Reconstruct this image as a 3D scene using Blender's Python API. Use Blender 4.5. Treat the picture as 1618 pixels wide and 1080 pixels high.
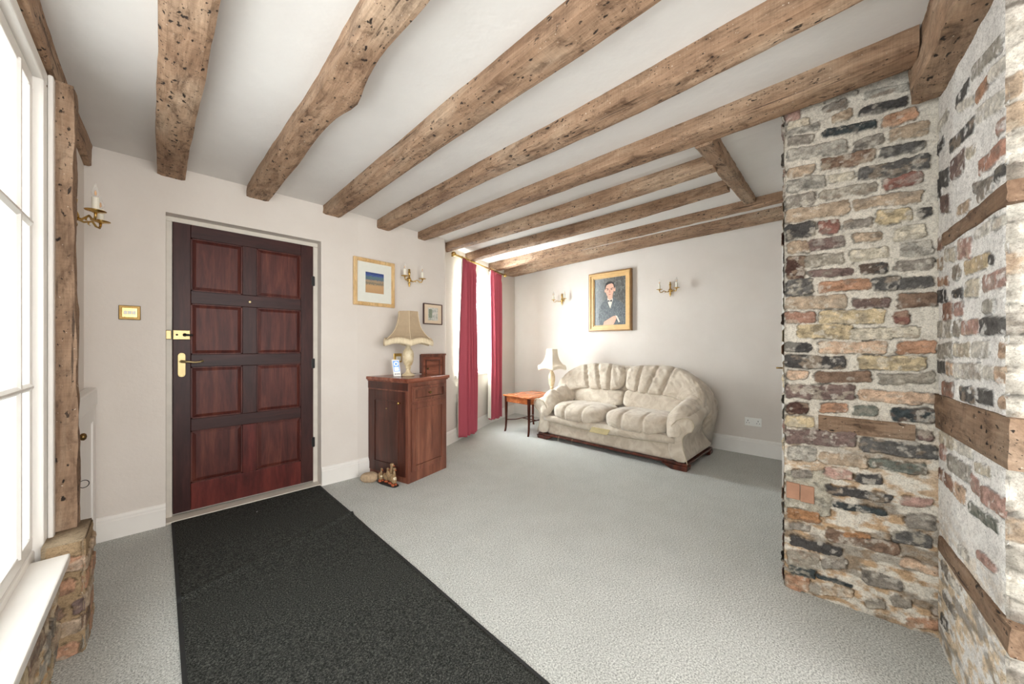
import bpy, bmesh, math, random
import numpy as np
from mathutils import Vector, Matrix, noise as mnoise
PI = math.pi
for o in list(bpy.data.objects): bpy.data.objects.remove(o)
S = bpy.context.scene
COL = S.collection

# ------------------------------------------------------------------ camera
# room axes: X runs along the door wall towards the back wall, Y runs towards the door wall
F = 560.0; HC = 1.14; HY = 547.0
cam_d = bpy.data.cameras.new('camera'); cam = bpy.data.objects.new('camera', cam_d); COL.objects.link(cam)
cam_d.lens = 36.0*F/1618.0; cam_d.sensor_width = 36.0; cam_d.shift_y = (HY-540.0)/1618.0
cam_d.clip_start = 0.02
DX, DY = 0.7052, 0.7090                      # viewing direction on the plan
cam.location = (0, 0, HC)
cam.rotation_euler = (PI/2, 0, math.atan2(DY, DX) - PI/2)
S.camera = cam

# ------------------------------------------------------------------ sky / daylight / added fill / exposure
w = bpy.data.worlds.new('daylight'); S.world = w; w.use_nodes = True
bg = w.node_tree.nodes['Background']; bg.inputs[0].default_value = (0.93, 0.97, 1.0, 1); bg.inputs[1].default_value = 1.5

def area(name, loc, target, sx, sy, power, color=(1, 1, 1)):
    l = bpy.data.lights.new(name, 'AREA'); l.shape = 'RECTANGLE'; l.size = sx; l.size_y = sy; l.energy = power; l.color = color
    o = bpy.data.objects.new(name, l); COL.objects.link(o); o.location = loc
    o.rotation_euler = (Vector(target)-Vector(loc)).to_track_quat('-Z', 'Y').to_euler()
    return o
area('daylight_left_window', (-0.75, 1.0, 1.45), (2.2, 0.9, 0.9), 2.6, 1.9, 58, (1, 0.985, 0.965))
area('daylight_far_window', (2.78, 4.20, 1.5), (3.25, 3.25, 1.35), 1.25, 1.5, 225, (0.95, 0.985, 1.0))
area('fill_behind', (0.6, -2.2, 1.5), (1.3, 2.5, 1.1), 1.9, 1.9, 75, (1, 0.99, 0.975))  # added fill at the open, unbuilt end of the room; no window there
S.view_settings.view_transform = 'Standard'; S.view_settings.look = 'None'
S.view_settings.gamma = 1.0; S.view_settings.exposure = 0.45
S.view_settings.use_curve_mapping = False

# ------------------------------------------------------------------ colour + material helpers
def lin(r, g, b):
    f = lambda c: (c/255/12.92) if c/255 <= 0.04045 else ((c/255+0.055)/1.055)**2.4
    return (f(r), f(g), f(b), 1.0)
class NT:
    def __init__(s, name, rough=0.6, metallic=0.0, spec=0.5):
        m = bpy.data.materials.new(name); m.use_nodes = True; s.m = m; s.t = m.node_tree
        s.b = s.t.nodes['Principled BSDF']; s.b.inputs['Roughness'].default_value = rough
        s.b.inputs['Metallic'].default_value = metallic; s.b.inputs['Specular IOR Level'].default_value = spec
    def n(s, typ, **kw):
        nd = s.t.nodes.new(typ)
        for k, v in kw.items(): setattr(nd, k, v)
        return nd
    def l(s, a, b): s.t.links.new(a, b)
    def coord(s, scale=(1, 1, 1), kind='Object'):
        tc = s.n('ShaderNodeTexCoord'); mp = s.n('ShaderNodeMapping'); mp.inputs['Scale'].default_value = scale
        s.l(tc.outputs[kind], mp.inputs['Vector']); return mp.outputs[0]
    def noise(s, vec, scale, detail=4, rough=0.55, dist=0.0):
        nd = s.n('ShaderNodeTexNoise'); nd.inputs['Scale'].default_value = scale; nd.inputs['Detail'].default_value = detail
        nd.inputs['Roughness'].default_value = rough; nd.inputs['Distortion'].default_value = dist
        s.l(vec, nd.inputs['Vector']); return nd.outputs['Fac']
    def voro(s, vec, scale, feature='F1', out='Distance', rnd=1.0):
        nd = s.n('ShaderNodeTexVoronoi'); nd.feature = feature; nd.inputs['Scale'].default_value = scale
        nd.inputs['Randomness'].default_value = rnd; s.l(vec, nd.inputs['Vector']); return nd.outputs[out]
    def warp(s, vec, scale, amt):
        nd = s.n('ShaderNodeTexNoise'); nd.inputs['Scale'].default_value = scale; nd.inputs['Detail'].default_value = 3; s.l(vec, nd.inputs['Vector'])
        sb = s.n('ShaderNodeVectorMath', operation='SUBTRACT'); s.l(nd.outputs['Color'], sb.inputs[0]); sb.inputs[1].default_value = (0.5, 0.5, 0.5)
        ml = s.n('ShaderNodeVectorMath', operation='SCALE'); s.l(sb.outputs[0], ml.inputs[0]); ml.inputs['Scale'].default_value = amt
        ad = s.n('ShaderNodeVectorMath', operation='ADD'); s.l(vec, ad.inputs[0]); s.l(ml.outputs[0], ad.inputs[1]); return ad.outputs[0]
    def ramp(s, fac, stops):
        r = s.n('ShaderNodeValToRGB'); e = r.color_ramp.elements
        while len(e) < len(stops): e.new(0.5)
        for i, (p, c) in enumerate(stops): e[i].position = p; e[i].color = c if len(c) == 4 else (*c, 1)
        s.l(fac, r.inputs[0]); return r.outputs[0]
    def mix(s, fac, a, b, mode='MIX'):
        m = s.n('ShaderNodeMix', data_type='RGBA', blend_type=mode)
        for sock, v in ((m.inputs[0], fac), (m.inputs[6], a), (m.inputs[7], b)):
            if hasattr(v, 'links') or isinstance(v, bpy.types.NodeSocket): s.l(v, sock)
            else: sock.default_value = v
        return m.outputs[2]
    def base(s, v):
        if isinstance(v, bpy.types.NodeSocket): s.l(v, s.b.inputs['Base Color'])
        else: s.b.inputs['Base Color'].default_value = v
    def bump(s, h, strength=0.3, dist=0.002):
        b = s.n('ShaderNodeBump'); b.inputs['Strength'].default_value = strength; b.inputs['Distance'].default_value = dist
        s.l(h, b.inputs['Height']); s.l(b.outputs[0], s.b.inputs['Normal'])

def M_plain(name, rgb, rough=0.5, metallic=0.0, vary=0.06, scale=30, bump=0.0, spec=0.5):
    t = NT(name, rough, metallic, spec); c = lin(*rgb); v = t.coord()
    f = t.noise(v, scale)
    lo = tuple(x*(1-vary) for x in c[:3])+(1,); hi = tuple(min(1, x*(1+vary)) for x in c[:3])+(1,)
    t.base(t.ramp(f, [(0.3, lo), (0.7, hi)]))
    if bump: t.bump(f, bump, 0.002)
    return t.m
def M_wood(name, dark, mid, light, scale=(1, 1, 1), grain=14, rough=0.35, bump=0.15, spec=0.5):
    """polished timber, grain along the axis that has the small scale"""
    t = NT(name, rough, spec=spec); v = t.coord(scale)
    a = t.noise(v, grain, 6, 0.6, 0.6); b = t.noise(v, grain*4, 3, 0.7)
    c = t.ramp(a, [(0.32, lin(*dark)), (0.5, lin(*mid)), (0.68, lin(*light))])
    c = t.mix(0.35, c, t.ramp(b, [(0.35, (0.35, 0.35, 0.35)), (0.6, (1, 1, 1))]), 'MULTIPLY')
    t.base(c); t.bump(b, bump, 0.001); return t.m
def M_oak(name, axis, tone=1.0, nails=0.0):
    """old worm-eaten oak, grain along axis 0/1/2"""
    t = NT(name, 0.75, spec=0.25)
    sc = [1, 1, 1]; sc[axis] = 0.09
    v = t.coord(tuple(sc)); g = t.noise(v, 26, 8, 0.65, 0.9); fine = t.noise(v, 120, 4, 0.7)
    sc2 = [1, 1, 1]; sc2[axis] = 0.45
    vw = t.coord(tuple(sc2)); big = t.noise(vw, 3.2, 4, 0.6, 0.4)
    k = lambda r, g_, b: lin(min(255, (r*0.86+g_*0.14)*tone), g_*1.01*tone, (b*0.92+g_*0.08)*tone)
    c = t.ramp(g, [(0.28, k(100, 74, 58)), (0.42, k(154, 118, 96)), (0.56, k(190, 152, 126)), (0.74, k(222, 190, 164))])
    c = t.mix(0.55, c, t.ramp(big, [(0.3, k(128, 92, 68)), (0.52, k(182, 144, 116)), (0.72, k(216, 190, 166))]))
    c = t.mix(0.4, c, t.ramp(fine, [(0.3, (0.4, 0.36, 0.32)), (0.55, (1, 1, 1))]), 'MULTIPLY')
    # saw marks across the grain
    sm = [3, 3, 3]; sm[axis] = 190
    saw = t.noise(t.coord(tuple(sm)), 1.0, 2, 0.5)
    c = t.mix(0.2, c, t.ramp(saw, [(0.4, (0.55, 0.5, 0.45)), (0.6, (1, 1, 1))]), 'MULTIPLY')
    # open cracks along the grain and chalky plaster flecks
    sck = [1, 1, 1]; sck[axis] = 0.05
    ck = t.noise(t.coord(tuple(sck)), 34, 5, 0.6, 0.5); c = t.mix(t.ramp(ck, [(0.30, (0.8, 0.8, 0.8)), (0.36, (0, 0, 0))]), c, k(58, 42, 32))
    mo = t.noise(vw, 17, 5, 0.75, 0.6); c = t.mix(0.55+nails*0.35, c, t.ramp(mo, [(0.34, (0.36, 0.32, 0.29)), (0.5, (0.95, 0.94, 0.93)), (0.7, (1.12, 1.1, 1.08))]), 'MULTIPLY')
    wf = t.noise(t.coord((1, 1, 1)), 95, 3, 0.6); c = t.mix(t.ramp(wf, [(0.69, (0, 0, 0)), (0.73, (0.8, 0.8, 0.8))]), c, lin(226, 214, 198))
    # nail holes and knots
    sh = [1, 1, 1]; sh[axis] = 0.55
    vv = t.warp(t.coord(tuple(sh)), 60, 0.03); d = t.voro(vv, 34); cl = t.noise(vw, 5, 2)
    hole = t.ramp(d, [(0.14, (0.95, 0.95, 0.95)), (0.22, (0, 0, 0))]); clm = t.ramp(cl, [(0.52-nails*0.22, (0, 0, 0)), (0.62-nails*0.2, (1, 1, 1))])
    hm = t.mix(1.0, hole, clm, 'MULTIPLY')
    c = t.mix(hm, c, k(38, 30, 27))
    d2 = t.voro(t.warp(t.coord(tuple(sh)), 120, 0.012), 80); h2 = t.ramp(d2, [(0.10, (1, 1, 1)), (0.2, (0, 0, 0))])
    c = t.mix(t.mix(1.0, h2, t.ramp(t.noise(vw, 8, 2), [(0.44, (0, 0, 0)), (0.5, (1, 1, 1))]), 'MULTIPLY'), c, k(56, 43, 36))
    t.base(c)
    hgt = t.mix(hm, t.mix(0.5, g, mo), (0, 0, 0, 1)); t.bump(hgt, 0.7, 0.006)
    return t.m
def M_attr(name, rough=0.9):
    t = NT(name, rough, spec=0.2); a = t.n('ShaderNodeAttribute'); a.attribute_name = 'Col'
    v = t.coord(); f = t.noise(v, 190, 5, 0.8); g = t.noise(v, 48, 6, 0.8, 0.6); p = t.noise(v, 90, 4, 0.75, 0.4)
    c = t.mix(0.75, a.outputs['Color'], t.ramp(f, [(0.34, (0.5, 0.48, 0.46)), (0.52, (1, 1, 1)), (0.7, (1.15, 1.14, 1.12))]), 'MULTIPLY')
    c = t.mix(0.6, c, t.ramp(g, [(0.36, (0.5, 0.48, 0.46)), (0.5, (1, 1, 1)), (0.7, (1.12, 1.12, 1.12))]), 'MULTIPLY')
    c = t.mix(t.ramp(p, [(0.30, (0.85, 0.85, 0.85)), (0.36, (0, 0, 0))]), c, lin(70, 62, 56))
    c = t.mix(t.ramp(t.noise(v, 70, 5, 0.8, 0.8), [(0.64, (0, 0, 0)), (0.70, (0.6, 0.6, 0.6))]), c, lin(226, 219, 208))
    f = t.mix(0.5, f, p)
    t.base(c); t.bump(f, 0.8, 0.004); return t.m

MT = {}
def m_wall():
    t = NT('wall_paint', 0.85, spec=0.2); v = t.coord(); f = t.noise(v, 2.2, 5, 0.6); g = t.noise(v, 45, 3)
    t.base(t.ramp(f, [(0.3, lin(218, 209, 200)), (0.7, lin(225, 217, 209))])); t.bump(t.mix(0.25, f, g), 0.35, 0.012); return t.m
def m_ceil():
    t = NT('ceiling_plaster', 0.9, spec=0.15); v = t.coord(); f = t.noise(v, 2.5, 5, 0.6)
    t.base(t.ramp(f, [(0.3, lin(222, 218, 214)), (0.7, lin(229, 226, 222))])); t.bump(f, 0.4, 0.02); return t.m
def m_carpet():
    t = NT('carpet_pile', 1.0, spec=0.05); v = t.coord(); a = t.noise(v, 150, 5, 0.95); b = t.noise(v, 5, 5, 0.65); c2 = t.noise(v, 75, 5, 0.9)
    c = t.ramp(a, [(0.40, lin(122, 124, 120)), (0.5, lin(210, 211, 206)), (0.60, lin(248, 248, 243))])
    c = t.mix(0.3, c, t.ramp(c2, [(0.35, (0.72, 0.73, 0.72)), (0.62, (1, 1, 1))]), 'MULTIPLY')
    c = t.mix(0.3, c, t.ramp(b, [(0.35, (0.78, 0.78, 0.77)), (0.6, (1, 1, 1))]), 'MULTIPLY')
    t.base(c); t.bump(t.mix(0.4, a, c2), 0.8, 0.006); return t.m
def m_mat():
    t = NT('mat_pile', 0.95, spec=0.1); v = t.coord(); a = t.noise(v, 170, 3, 0.85)
    c = t.ramp(a, [(0.36, lin(20, 21, 20)), (0.52, lin(56, 57, 54)), (0.68, lin(104, 104, 99))])
    sp = t.voro(v, 5.5); c = t.mix(t.ramp(sp, [(0.022, (1, 1, 1)), (0.03, (0, 0, 0))]), c, lin(190, 190, 185))
    t.base(c); t.bump(a, 0.8, 0.004); return t.m
def m_velvet():
    t = NT('sofa_velvet', 0.9, spec=0.1); v = t.coord(); a = t.noise(v, 10, 4, 0.6, 1.0); b = t.noise(v, 180, 2)
    c = t.ramp(a, [(0.36, lin(190, 176, 158)), (0.5, lin(204, 191, 174)), (0.64, lin(214, 203, 187))])
    t.base(c); t.bump(t.mix(0.4, a, b), 0.25, 0.003)
    try: t.b.inputs['Sheen Weight'].default_value = 0.35
    except Exception: pass
    return t.m
def m_alabaster():
    t = NT('alabaster', 0.3); v = t.coord(); a = t.noise(v, 14, 5, 0.6, 1.5)
    t.base(t.ramp(a, [(0.35, lin(196, 174, 134)), (0.5, lin(220, 202, 166)), (0.66, lin(234, 220, 192))])); return t.m
def m_glass():
    m = bpy.data.materials.new('window_glass'); m.use_nodes = True; t = m.node_tree; t.nodes.clear()
    o = t.nodes.new('ShaderNodeOutputMaterial'); mx = t.nodes.new('ShaderNodeMixShader')
    tr = t.nodes.new('ShaderNodeBsdfTransparent'); gl = t.nodes.new('ShaderNodeBsdfGlossy'); gl.inputs['Roughness'].default_value = 0.03
    tr.inputs[0].default_value = (0.96, 0.98, 0.98, 1)
    mx.inputs[0].default_value = 0.06; t.links.new(tr.outputs[0], mx.inputs[1]); t.links.new(gl.outputs[0], mx.inputs[2]); t.links.new(mx.outputs[0], o.inputs[0])
    return m
def m_net():
    m = bpy.data.materials.new('net_curtain'); m.use_nodes = True; t = m.node_tree; t.nodes.clear()
    o = t.nodes.new('ShaderNodeOutputMaterial'); mx = t.nodes.new('ShaderNodeMixShader')
    tr = t.nodes.new('ShaderNodeBsdfTransparent'); df = t.nodes.new('ShaderNodeBsdfTranslucent'); df.inputs[0].default_value = (0.9, 0.93, 0.95, 1)
    tc = t.nodes.new('ShaderNodeTexCoord'); nz = t.nodes.new('ShaderNodeTexNoise'); nz.inputs['Scale'].default_value = 22
    t.links.new(tc.outputs['Object'], nz.inputs['Vector'])
    rp = t.nodes.new('ShaderNodeMapRange'); rp.inputs[1].default_value = 0.4; rp.inputs[2].default_value = 0.6; rp.inputs[3].default_value = 0.35; rp.inputs[4].default_value = 0.6
    t.links.new(nz.outputs[0], rp.inputs[0]); t.links.new(rp.outputs[0], mx.inputs[0])
    t.links.new(tr.outputs[0], mx.inputs[1]); t.links.new(df.outputs[0], mx.inputs[2]); t.links.new(mx.outputs[0], o.inputs[0])
    return m
MT['wall'] = m_wall(); MT['ceil'] = m_ceil(); MT['carpet'] = m_carpet(); MT['mat'] = m_mat(); MT['velvet'] = m_velvet()
MT['alab'] = m_alabaster(); MT['glass'] = m_glass(); MT['net'] = m_net(); MT['brick'] = M_attr('old_brickwork')
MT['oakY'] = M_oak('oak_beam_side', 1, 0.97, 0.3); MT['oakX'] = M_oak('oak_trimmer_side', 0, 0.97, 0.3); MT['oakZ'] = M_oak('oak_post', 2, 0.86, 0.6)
MT['oakYu'] = M_oak('oak_beam_underside', 1, 1.0, 1.0); MT['oakXu'] = M_oak('oak_trimmer_underside', 0, 0.9, 1.0)  # more nail holes; tone set apart from the sides to paint light and shade
MT['oakR'] = M_oak('oak_in_brickwork', 0, 0.82, 0.9)
MT['white'] = M_plain('white_gloss_paint', (236, 232, 226), 0.35, vary=0.02, scale=8)
MT['cream'] = M_plain('cream_paint', (214, 206, 194), 0.5, vary=0.05, scale=14)
MT['mat_edge'] = M_plain('rubber_edge', (30, 31, 31), 0.7)
MT['brass'] = M_plain('brass', (206, 172, 104), 0.25, 1.0, vary=0.1)
MT['palebrass'] = M_plain('pale_brass', (176, 158, 116), 0.42, 0.9, vary=0.08)
MT['oldbrass'] = M_plain('aged_brass', (120, 96, 58), 0.35, 1.0, vary=0.15)
MT['black'] = M_plain('black_metal', (28, 26, 26), 0.4)
MT['mahog'] = M_wood('mahogany', (48, 25, 24), (60, 33, 31), (76, 42, 37), (1, 1, 0.12), 16, 0.42, spec=0.25)
MT['mahogH'] = M_wood('mahogany_rail', (48, 25, 24), (58, 32, 30), (72, 38, 34), (0.12, 1, 1), 16, 0.42, spec=0.25)
MT['mahogP'] = M_wood('mahogany_panel', (66, 32, 29), (86, 43, 37), (106, 58, 47), (1, 1, 0.1), 22, 0.45, spec=0.25)
MT['mahogR'] = M_wood('mahogany_red', (72, 30, 27), (92, 38, 33), (108, 47, 40), (1, 1, 0.15), 16, 0.42, spec=0.25)
MT['cab'] = M_wood('cabinet_mahogany', (92, 52, 40), (124, 74, 57), (152, 98, 76), (1, 1, 0.1), 14, 0.32)
MT['cabdark'] = M_wood('cabinet_mahogany_dark', (58, 28, 22), (76, 40, 31), (94, 52, 40), (1, 1, 0.12), 14, 0.32)
MT['cabtop'] = M_wood('cabinet_top_mahogany', (112, 60, 44), (142, 82, 62), (166, 104, 82), (0.15, 1, 1), 14, 0.2)
MT['yew'] = M_wood('yew_veneer', (150, 78, 40), (188, 106, 60), (206, 130, 82), (1, 0.15, 1), 12, 0.22)
MT['yewdark'] = M_wood('dark_stained_leg', (58, 26, 18), (84, 38, 26), (104, 50, 34), (1, 1, 0.1), 14, 0.25)
def m_cloth(name, rgb, trans, k):
    t = NT(name, 0.85, spec=0.1); t.base(lin(*rgb)); tl_ = t.n('ShaderNodeBsdfTranslucent'); tl_.inputs[0].default_value = lin(*trans)
    mx = t.n('ShaderNodeMixShader'); mx.inputs[0].default_value = k; out = t.t.nodes['Material Output']
    t.l(t.b.outputs[0], mx.inputs[1]); t.l(tl_.outputs[0], mx.inputs[2]); t.l(mx.outputs[0], out.inputs[0]); return t.m
MT['curtain'] = m_cloth('rose_curtain_fabric', (198, 98, 112), (200, 116, 126), 0.14)
MT['lining'] = M_plain('cream_added_lining', (232, 228, 218), 0.9, vary=0.02)
MT['shade'] = M_plain('beige_shade_silk', (178, 156, 128), 0.9, vary=0.05, scale=40, bump=0.1)
MT['fringe'] = M_plain('cream_fringe', (224, 206, 174), 0.95, vary=0.1, scale=150, bump=0.4)
MT['shade2'] = M_plain('cream_shade_silk', (238, 226, 206), 0.9, vary=0.03, scale=40, bump=0.1)
MT['candle'] = M_plain('ivory_candle_tube', (232, 226, 210), 0.5, vary=0.03)
MT['pine'] = M_wood('pine_frame', (206, 164, 108), (222, 184, 130), (234, 202, 152), (1, 1, 0.2), 14, 0.4)
MT['gilt'] = M_plain('gilt_frame', (214, 176, 120), 0.4, vary=0.08, scale=18)
MT['giltdark'] = M_plain('gilt_frame_edge', (146, 106, 60), 0.4, vary=0.15, scale=18)
MT['mount'] = M_plain('mount_card', (226, 226, 216), 0.8, vary=0.02)
MT['mount2'] = M_plain('peach_mount', (228, 208, 182), 0.8, vary=0.02)
MT['plastic'] = M_plain('white_plastic', (238, 236, 230), 0.35, vary=0.01)
MT['stone'] = M_plain('rough_stone', (176, 152, 124), 0.95, vary=0.2, scale=60, bump=0.8)
MT['duckbody'] = M_plain('speckled_glaze', (150, 122, 88), 0.4, vary=0.5, scale=160)
MT['duckpale'] = M_plain('pale_glaze', (206, 190, 160), 0.4, vary=0.3, scale=120)
MT['duckbeak'] = M_plain('rust_glaze', (168, 84, 48), 0.4, vary=0.3, scale=100)
MT['under'] = M_plain('sofa_piping', (190, 176, 154), 0.9)
MT['patch'] = M_plain('worn_backing_cloth', (204, 188, 144), 0.9, vary=0.08)
def m_bulb():
    t = NT('clear_bulb', 0.05); t.base(lin(240, 236, 228)); t.b.inputs['Alpha'].default_value = 0.18; return t.m
MT['bulb'] = m_bulb()
MT['filament'] = M_plain('amber_filament', (236, 178, 120), 0.5)
def m_screen():
    t = NT('meter_screen', 0.3); t.base(lin(70, 110, 200)); v = t.coord((1, 1, 1))
    t.b.inputs['Emission Color'].default_value = lin(80, 125, 225); t.b.inputs['Emission Strength'].default_value = 0.7; return t.m
MT['screen'] = m_screen()
def m_lit():
    t = NT('meter_digits', 0.3); t.base(lin(235, 240, 255)); t.b.inputs['Emission Color'].default_value = lin(225, 235, 255); t.b.inputs['Emission Strength'].default_value = 0.9; return t.m
MT['lit'] = m_lit()

# ------------------------------------------------------------------ mesh builder
def fb(p, s=1.0, seed=0.0):
    v = Vector((p[0]*s+seed, p[1]*s-seed*0.7, p[2]*s+seed*1.3))
    return mnoise.noise(v) + 0.5*mnoise.noise(v*2.1) + 0.25*mnoise.noise(v*4.3)
class MB:
    def __init__(s): s.v = []; s.f = []; s.mi = []; s.cur = 0
    def add(s, verts, faces):
        n = len(s.v); s.v += [tuple(p) for p in verts]; s.f += [tuple(i+n for i in f) for f in faces]; s.mi += [s.cur]*len(faces); return s
    def box(s, x0, x1, y0, y1, z0, z1, fn=None):
        v = [(x, y, z) for z in (z0, z1) for y in (y0, y1) for x in (x0, x1)]
        if fn: v = [fn(*p) for p in v]
        return s.add(v, [(0, 2, 3, 1), (4, 5, 7, 6), (0, 1, 5, 4), (2, 6, 7, 3), (0, 4, 6, 2), (1, 3, 7, 5)])
    def prism(s, poly, axis, a, b):
        """poly in the plane of the two other axes, extruded along axis from a to b"""
        def P(p, h):
            return {0: (h, p[0], p[1]), 1: (p[0], h, p[1]), 2: (p[0], p[1], h)}[axis]
        n = len(poly); v = [P(p, a) for p in poly]+[P(p, b) for p in poly]
        f = [tuple(range(n))[::-1], tuple(range(n, 2*n))]+[(i, (i+1) % n, n+(i+1) % n, n+i) for i in range(n)]
        return s.add(v, f)
    def lathe(s, prof, c=(0, 0, 0), seg=24, fn=None):
        n = len(prof); v = []
        for j in range(seg):
            a = 2*PI*j/seg
            for r, z in prof:
                rr = r*(fn(a, z) if fn else 1.0)
                v.append((c[0]+rr*math.cos(a), c[1]+rr*math.sin(a), c[2]+z))
        f = [(j*n+i, ((j+1) % seg)*n+i, ((j+1) % seg)*n+i+1, j*n+i+1) for j in range(seg) for i in range(n-1)]
        if prof[0][0] > 1e-5: f.append(tuple(j*n for j in range(seg))[::-1])
        if prof[-1][0] > 1e-5: f.append(tuple(j*n+n-1 for j in range(seg)))
        return s.add(v, f)
    def tube(s, pts, rad, seg=10, cap=True):
        pts = [Vector(p) for p in pts]; n = len(pts)
        rs = rad if isinstance(rad, (list, tuple)) else [rad]*n
        v = []; up = None
        for i, p in enumerate(pts):
            t = (pts[min(i+1, n-1)]-pts[max(i-1, 0)]).normalized()
            if up is None: up = Vector((0, 0, 1)) if abs(t.z) < 0.9 else Vector((1, 0, 0))
            a = (up-t*up.dot(t)).normalized(); b = t.cross(a); up = a
            for k in range(seg):
                q = p+(a*math.cos(2*PI*k/seg)+b*math.sin(2*PI*k/seg))*rs[i]; v.append(q)
        f = [(i*seg+k, i*seg+(k+1) % seg, (i+1)*seg+(k+1) % seg, (i+1)*seg+k) for i in range(n-1) for k in range(seg)]
        if cap: f += [tuple(range(seg))[::-1], tuple((n-1)*seg+k for k in range(seg))]
        return s.add(v, f)
    def soft(s, c, h, n=16, k=5.0, fn=None, amp=0.0, fs=6.0, seed=0.0):
        """rounded cushion: centre c, half sizes h, superellipsoid power k, fn(p01)->p in unit space then world"""
        idx = {}; V = []; Fc = []
        def vid(i, j, l):
            key = (i, j, l)
            if key not in idx:
                p = Vector((2*i/n-1, 2*j/n-1, 2*l/n-1))
                q = (abs(p.x)**k+abs(p.y)**k+abs(p.z)**k)**(1/k); p = p/max(q, 1e-6)
                w_ = Vector((p.x*h[0], p.y*h[1], p.z*h[2]))
                if fn: w_ = Vector(fn(w_.x, w_.y, w_.z, p))
                if amp:
                    d = fb(w_, fs, seed)*amp; w_ += Vector((p.x*0.6, p.y, p.z)).normalized()*d
                idx[key] = len(V); V.append((w_.x+c[0], w_.y+c[1], w_.z+c[2]))
            return idx[key]
        for a in range(n):
            for b in range(n):
                for side in (0, n):
                    q = [(a, b), (a+1, b), (a+1, b+1), (a, b+1)]
                    if side: q1 = q
                    else: q1 = q[::-1]
                    Fc.append([vid(side, u, w_) for u, w_ in q1])
                    Fc.append([vid(u, side, w_) for u, w_ in q1[::-1]])
                    Fc.append([vid(u, w_, side) for u, w_ in q1])
        return s.add(V, Fc)
    def build(s, name, mat, parent=None, bevel=0.0, smooth=False, sub=0, loc=None, rz=None):
        me = bpy.data.meshes.new(name); me.from_pydata(s.v, [], s.f)
        mats = mat if isinstance(mat, (list, tuple)) else [mat]
        for m in mats: me.materials.append(m)
        for i, p in enumerate(me.polygons): p.material_index = s.mi[i]; p.use_smooth = smooth
        bm = bmesh.new(); bm.from_mesh(me); bmesh.ops.recalc_face_normals(bm, faces=bm.faces); bm.to_mesh(me); bm.free()
        o = bpy.data.objects.new(name, me); COL.objects.link(o)
        if parent: o.parent = parent
        if bevel:
            b = o.modifiers.new('bevel', 'BEVEL'); b.width = bevel; b.segments = 2; b.limit_method = 'ANGLE'; b.angle_limit = 0.6
        if sub: m_ = o.modifiers.new('sub', 'SUBSURF'); m_.levels = sub; m_.render_levels = sub
        if loc: o.location = loc
        if rz is not None: o.rotation_euler = (0, 0, rz)
        return o
def thing(name, label, cat, loc, rz=0.0, group=None):
    o = bpy.data.objects.new(name, None); COL.objects.link(o); o.location = loc; o.rotation_euler = (0, 0, rz); o.empty_display_size = 0.1
    return tag(o, label, cat, group)
def tag(o, label, cat, group=None):
    o['label'] = label; o['category'] = cat
    if group: o['group'] = group
    return o
def struct(o, label=None):
    o['kind'] = 'structure'
    if label: o['label'] = label
    return o
def holder(name, loc=(0, 0, 0), rz=0.0):
    o = bpy.data.objects.new(name, None); COL.objects.link(o); o.location = loc; o.rotation_euler = (0, 0, rz); o.empty_display_size = 0.1
    return struct(o)
def copy_tree(o, parent=None):
    c = o.copy(); COL.objects.link(c); c.parent = parent
    for ch in o.children: copy_tree(ch, c)
    return c
def ang(p, q): return math.atan2(q[1]-p[1], q[0]-p[0])
def dist(p, q): return math.hypot(q[0]-p[0], q[1]-p[1])

# ------------------------------------------------------------------ the plan of the room
A = (-0.307, 3.17); B = (1.235, 3.165); C = (2.2, 3.25); D = (2.33, 3.42); E = (3.5, 4.0); G = (4.33, 4.29); H = (4.455, 0.20); H2 = (4.47, -0.35)
def zc(s): return 2.30 if s < 2.3 else 2.30+0.065*(s-2.3)
def wall_t(s):
    for p, q in ((A, B), (B, C), (C, D), (D, E), (E, G)):
        if p[0] <= s <= q[0]: return p[1]+(q[1]-p[1])*(s-p[0])/(q[0]-p[0])
    return 3.17
def wall(name, p, q, th=0.2, top=2.6, openings=(), parent=None, ext=(0.0, 0.0)):
    """room side is on the right hand of p->q; thickness goes to the left"""
    L = dist(p, q); mb = MB(); us = sorted(set([-ext[0], L+ext[1]]+[u for o in openings for u in o[:2]]))
    zs = sorted(set([0.0, top]+[z for o in openings for z in o[2:4]]))
    for i in range(len(us)-1):
        for j in range(len(zs)-1):
            uc = (us[i]+us[i+1])/2; zz = (zs[j]+zs[j+1])/2
            if any(o[0] < uc < o[1] and o[2] < zz < o[3] for o in openings): continue
            mb.box(us[i], us[i+1], 0, th, zs[j], zs[j+1])
    o = mb.build(name, MT['wall']); o.location = (p[0], p[1], 0); o.rotation_euler = (0, 0, ang(p, q))
    bm = bmesh.new(); bm.from_mesh(o.data); bmesh.ops.remove_doubles(bm, verts=bm.verts, dist=1e-5)
    # drop the inner partitions
    seen = {}
    for f in bm.faces: seen.setdefault(tuple(sorted(v.index for v in f.verts)), []).append(f)
    dup = [f for fs in seen.values() if len(fs) > 1 for f in fs]
    bmesh.ops.delete(bm, geom=dup, context='FACES'); bm.to_mesh(o.data); bm.free()
    return struct(o)

# floor and ceiling
mb = MB(); mb.box(-0.55, 4.7, -2.4, 4.8, -0.06, 0.0); struct(mb.build('floor', MT['carpet']))
mb = MB(); mb.prism([(-0.6, 2.30), (2.3, 2.30), (4.8, zc(4.8)), (4.8, 2.75), (-0.6, 2.75)], 1, -2.4, 4.8); struct(mb.build('ceiling', MT['ceil']))

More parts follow.
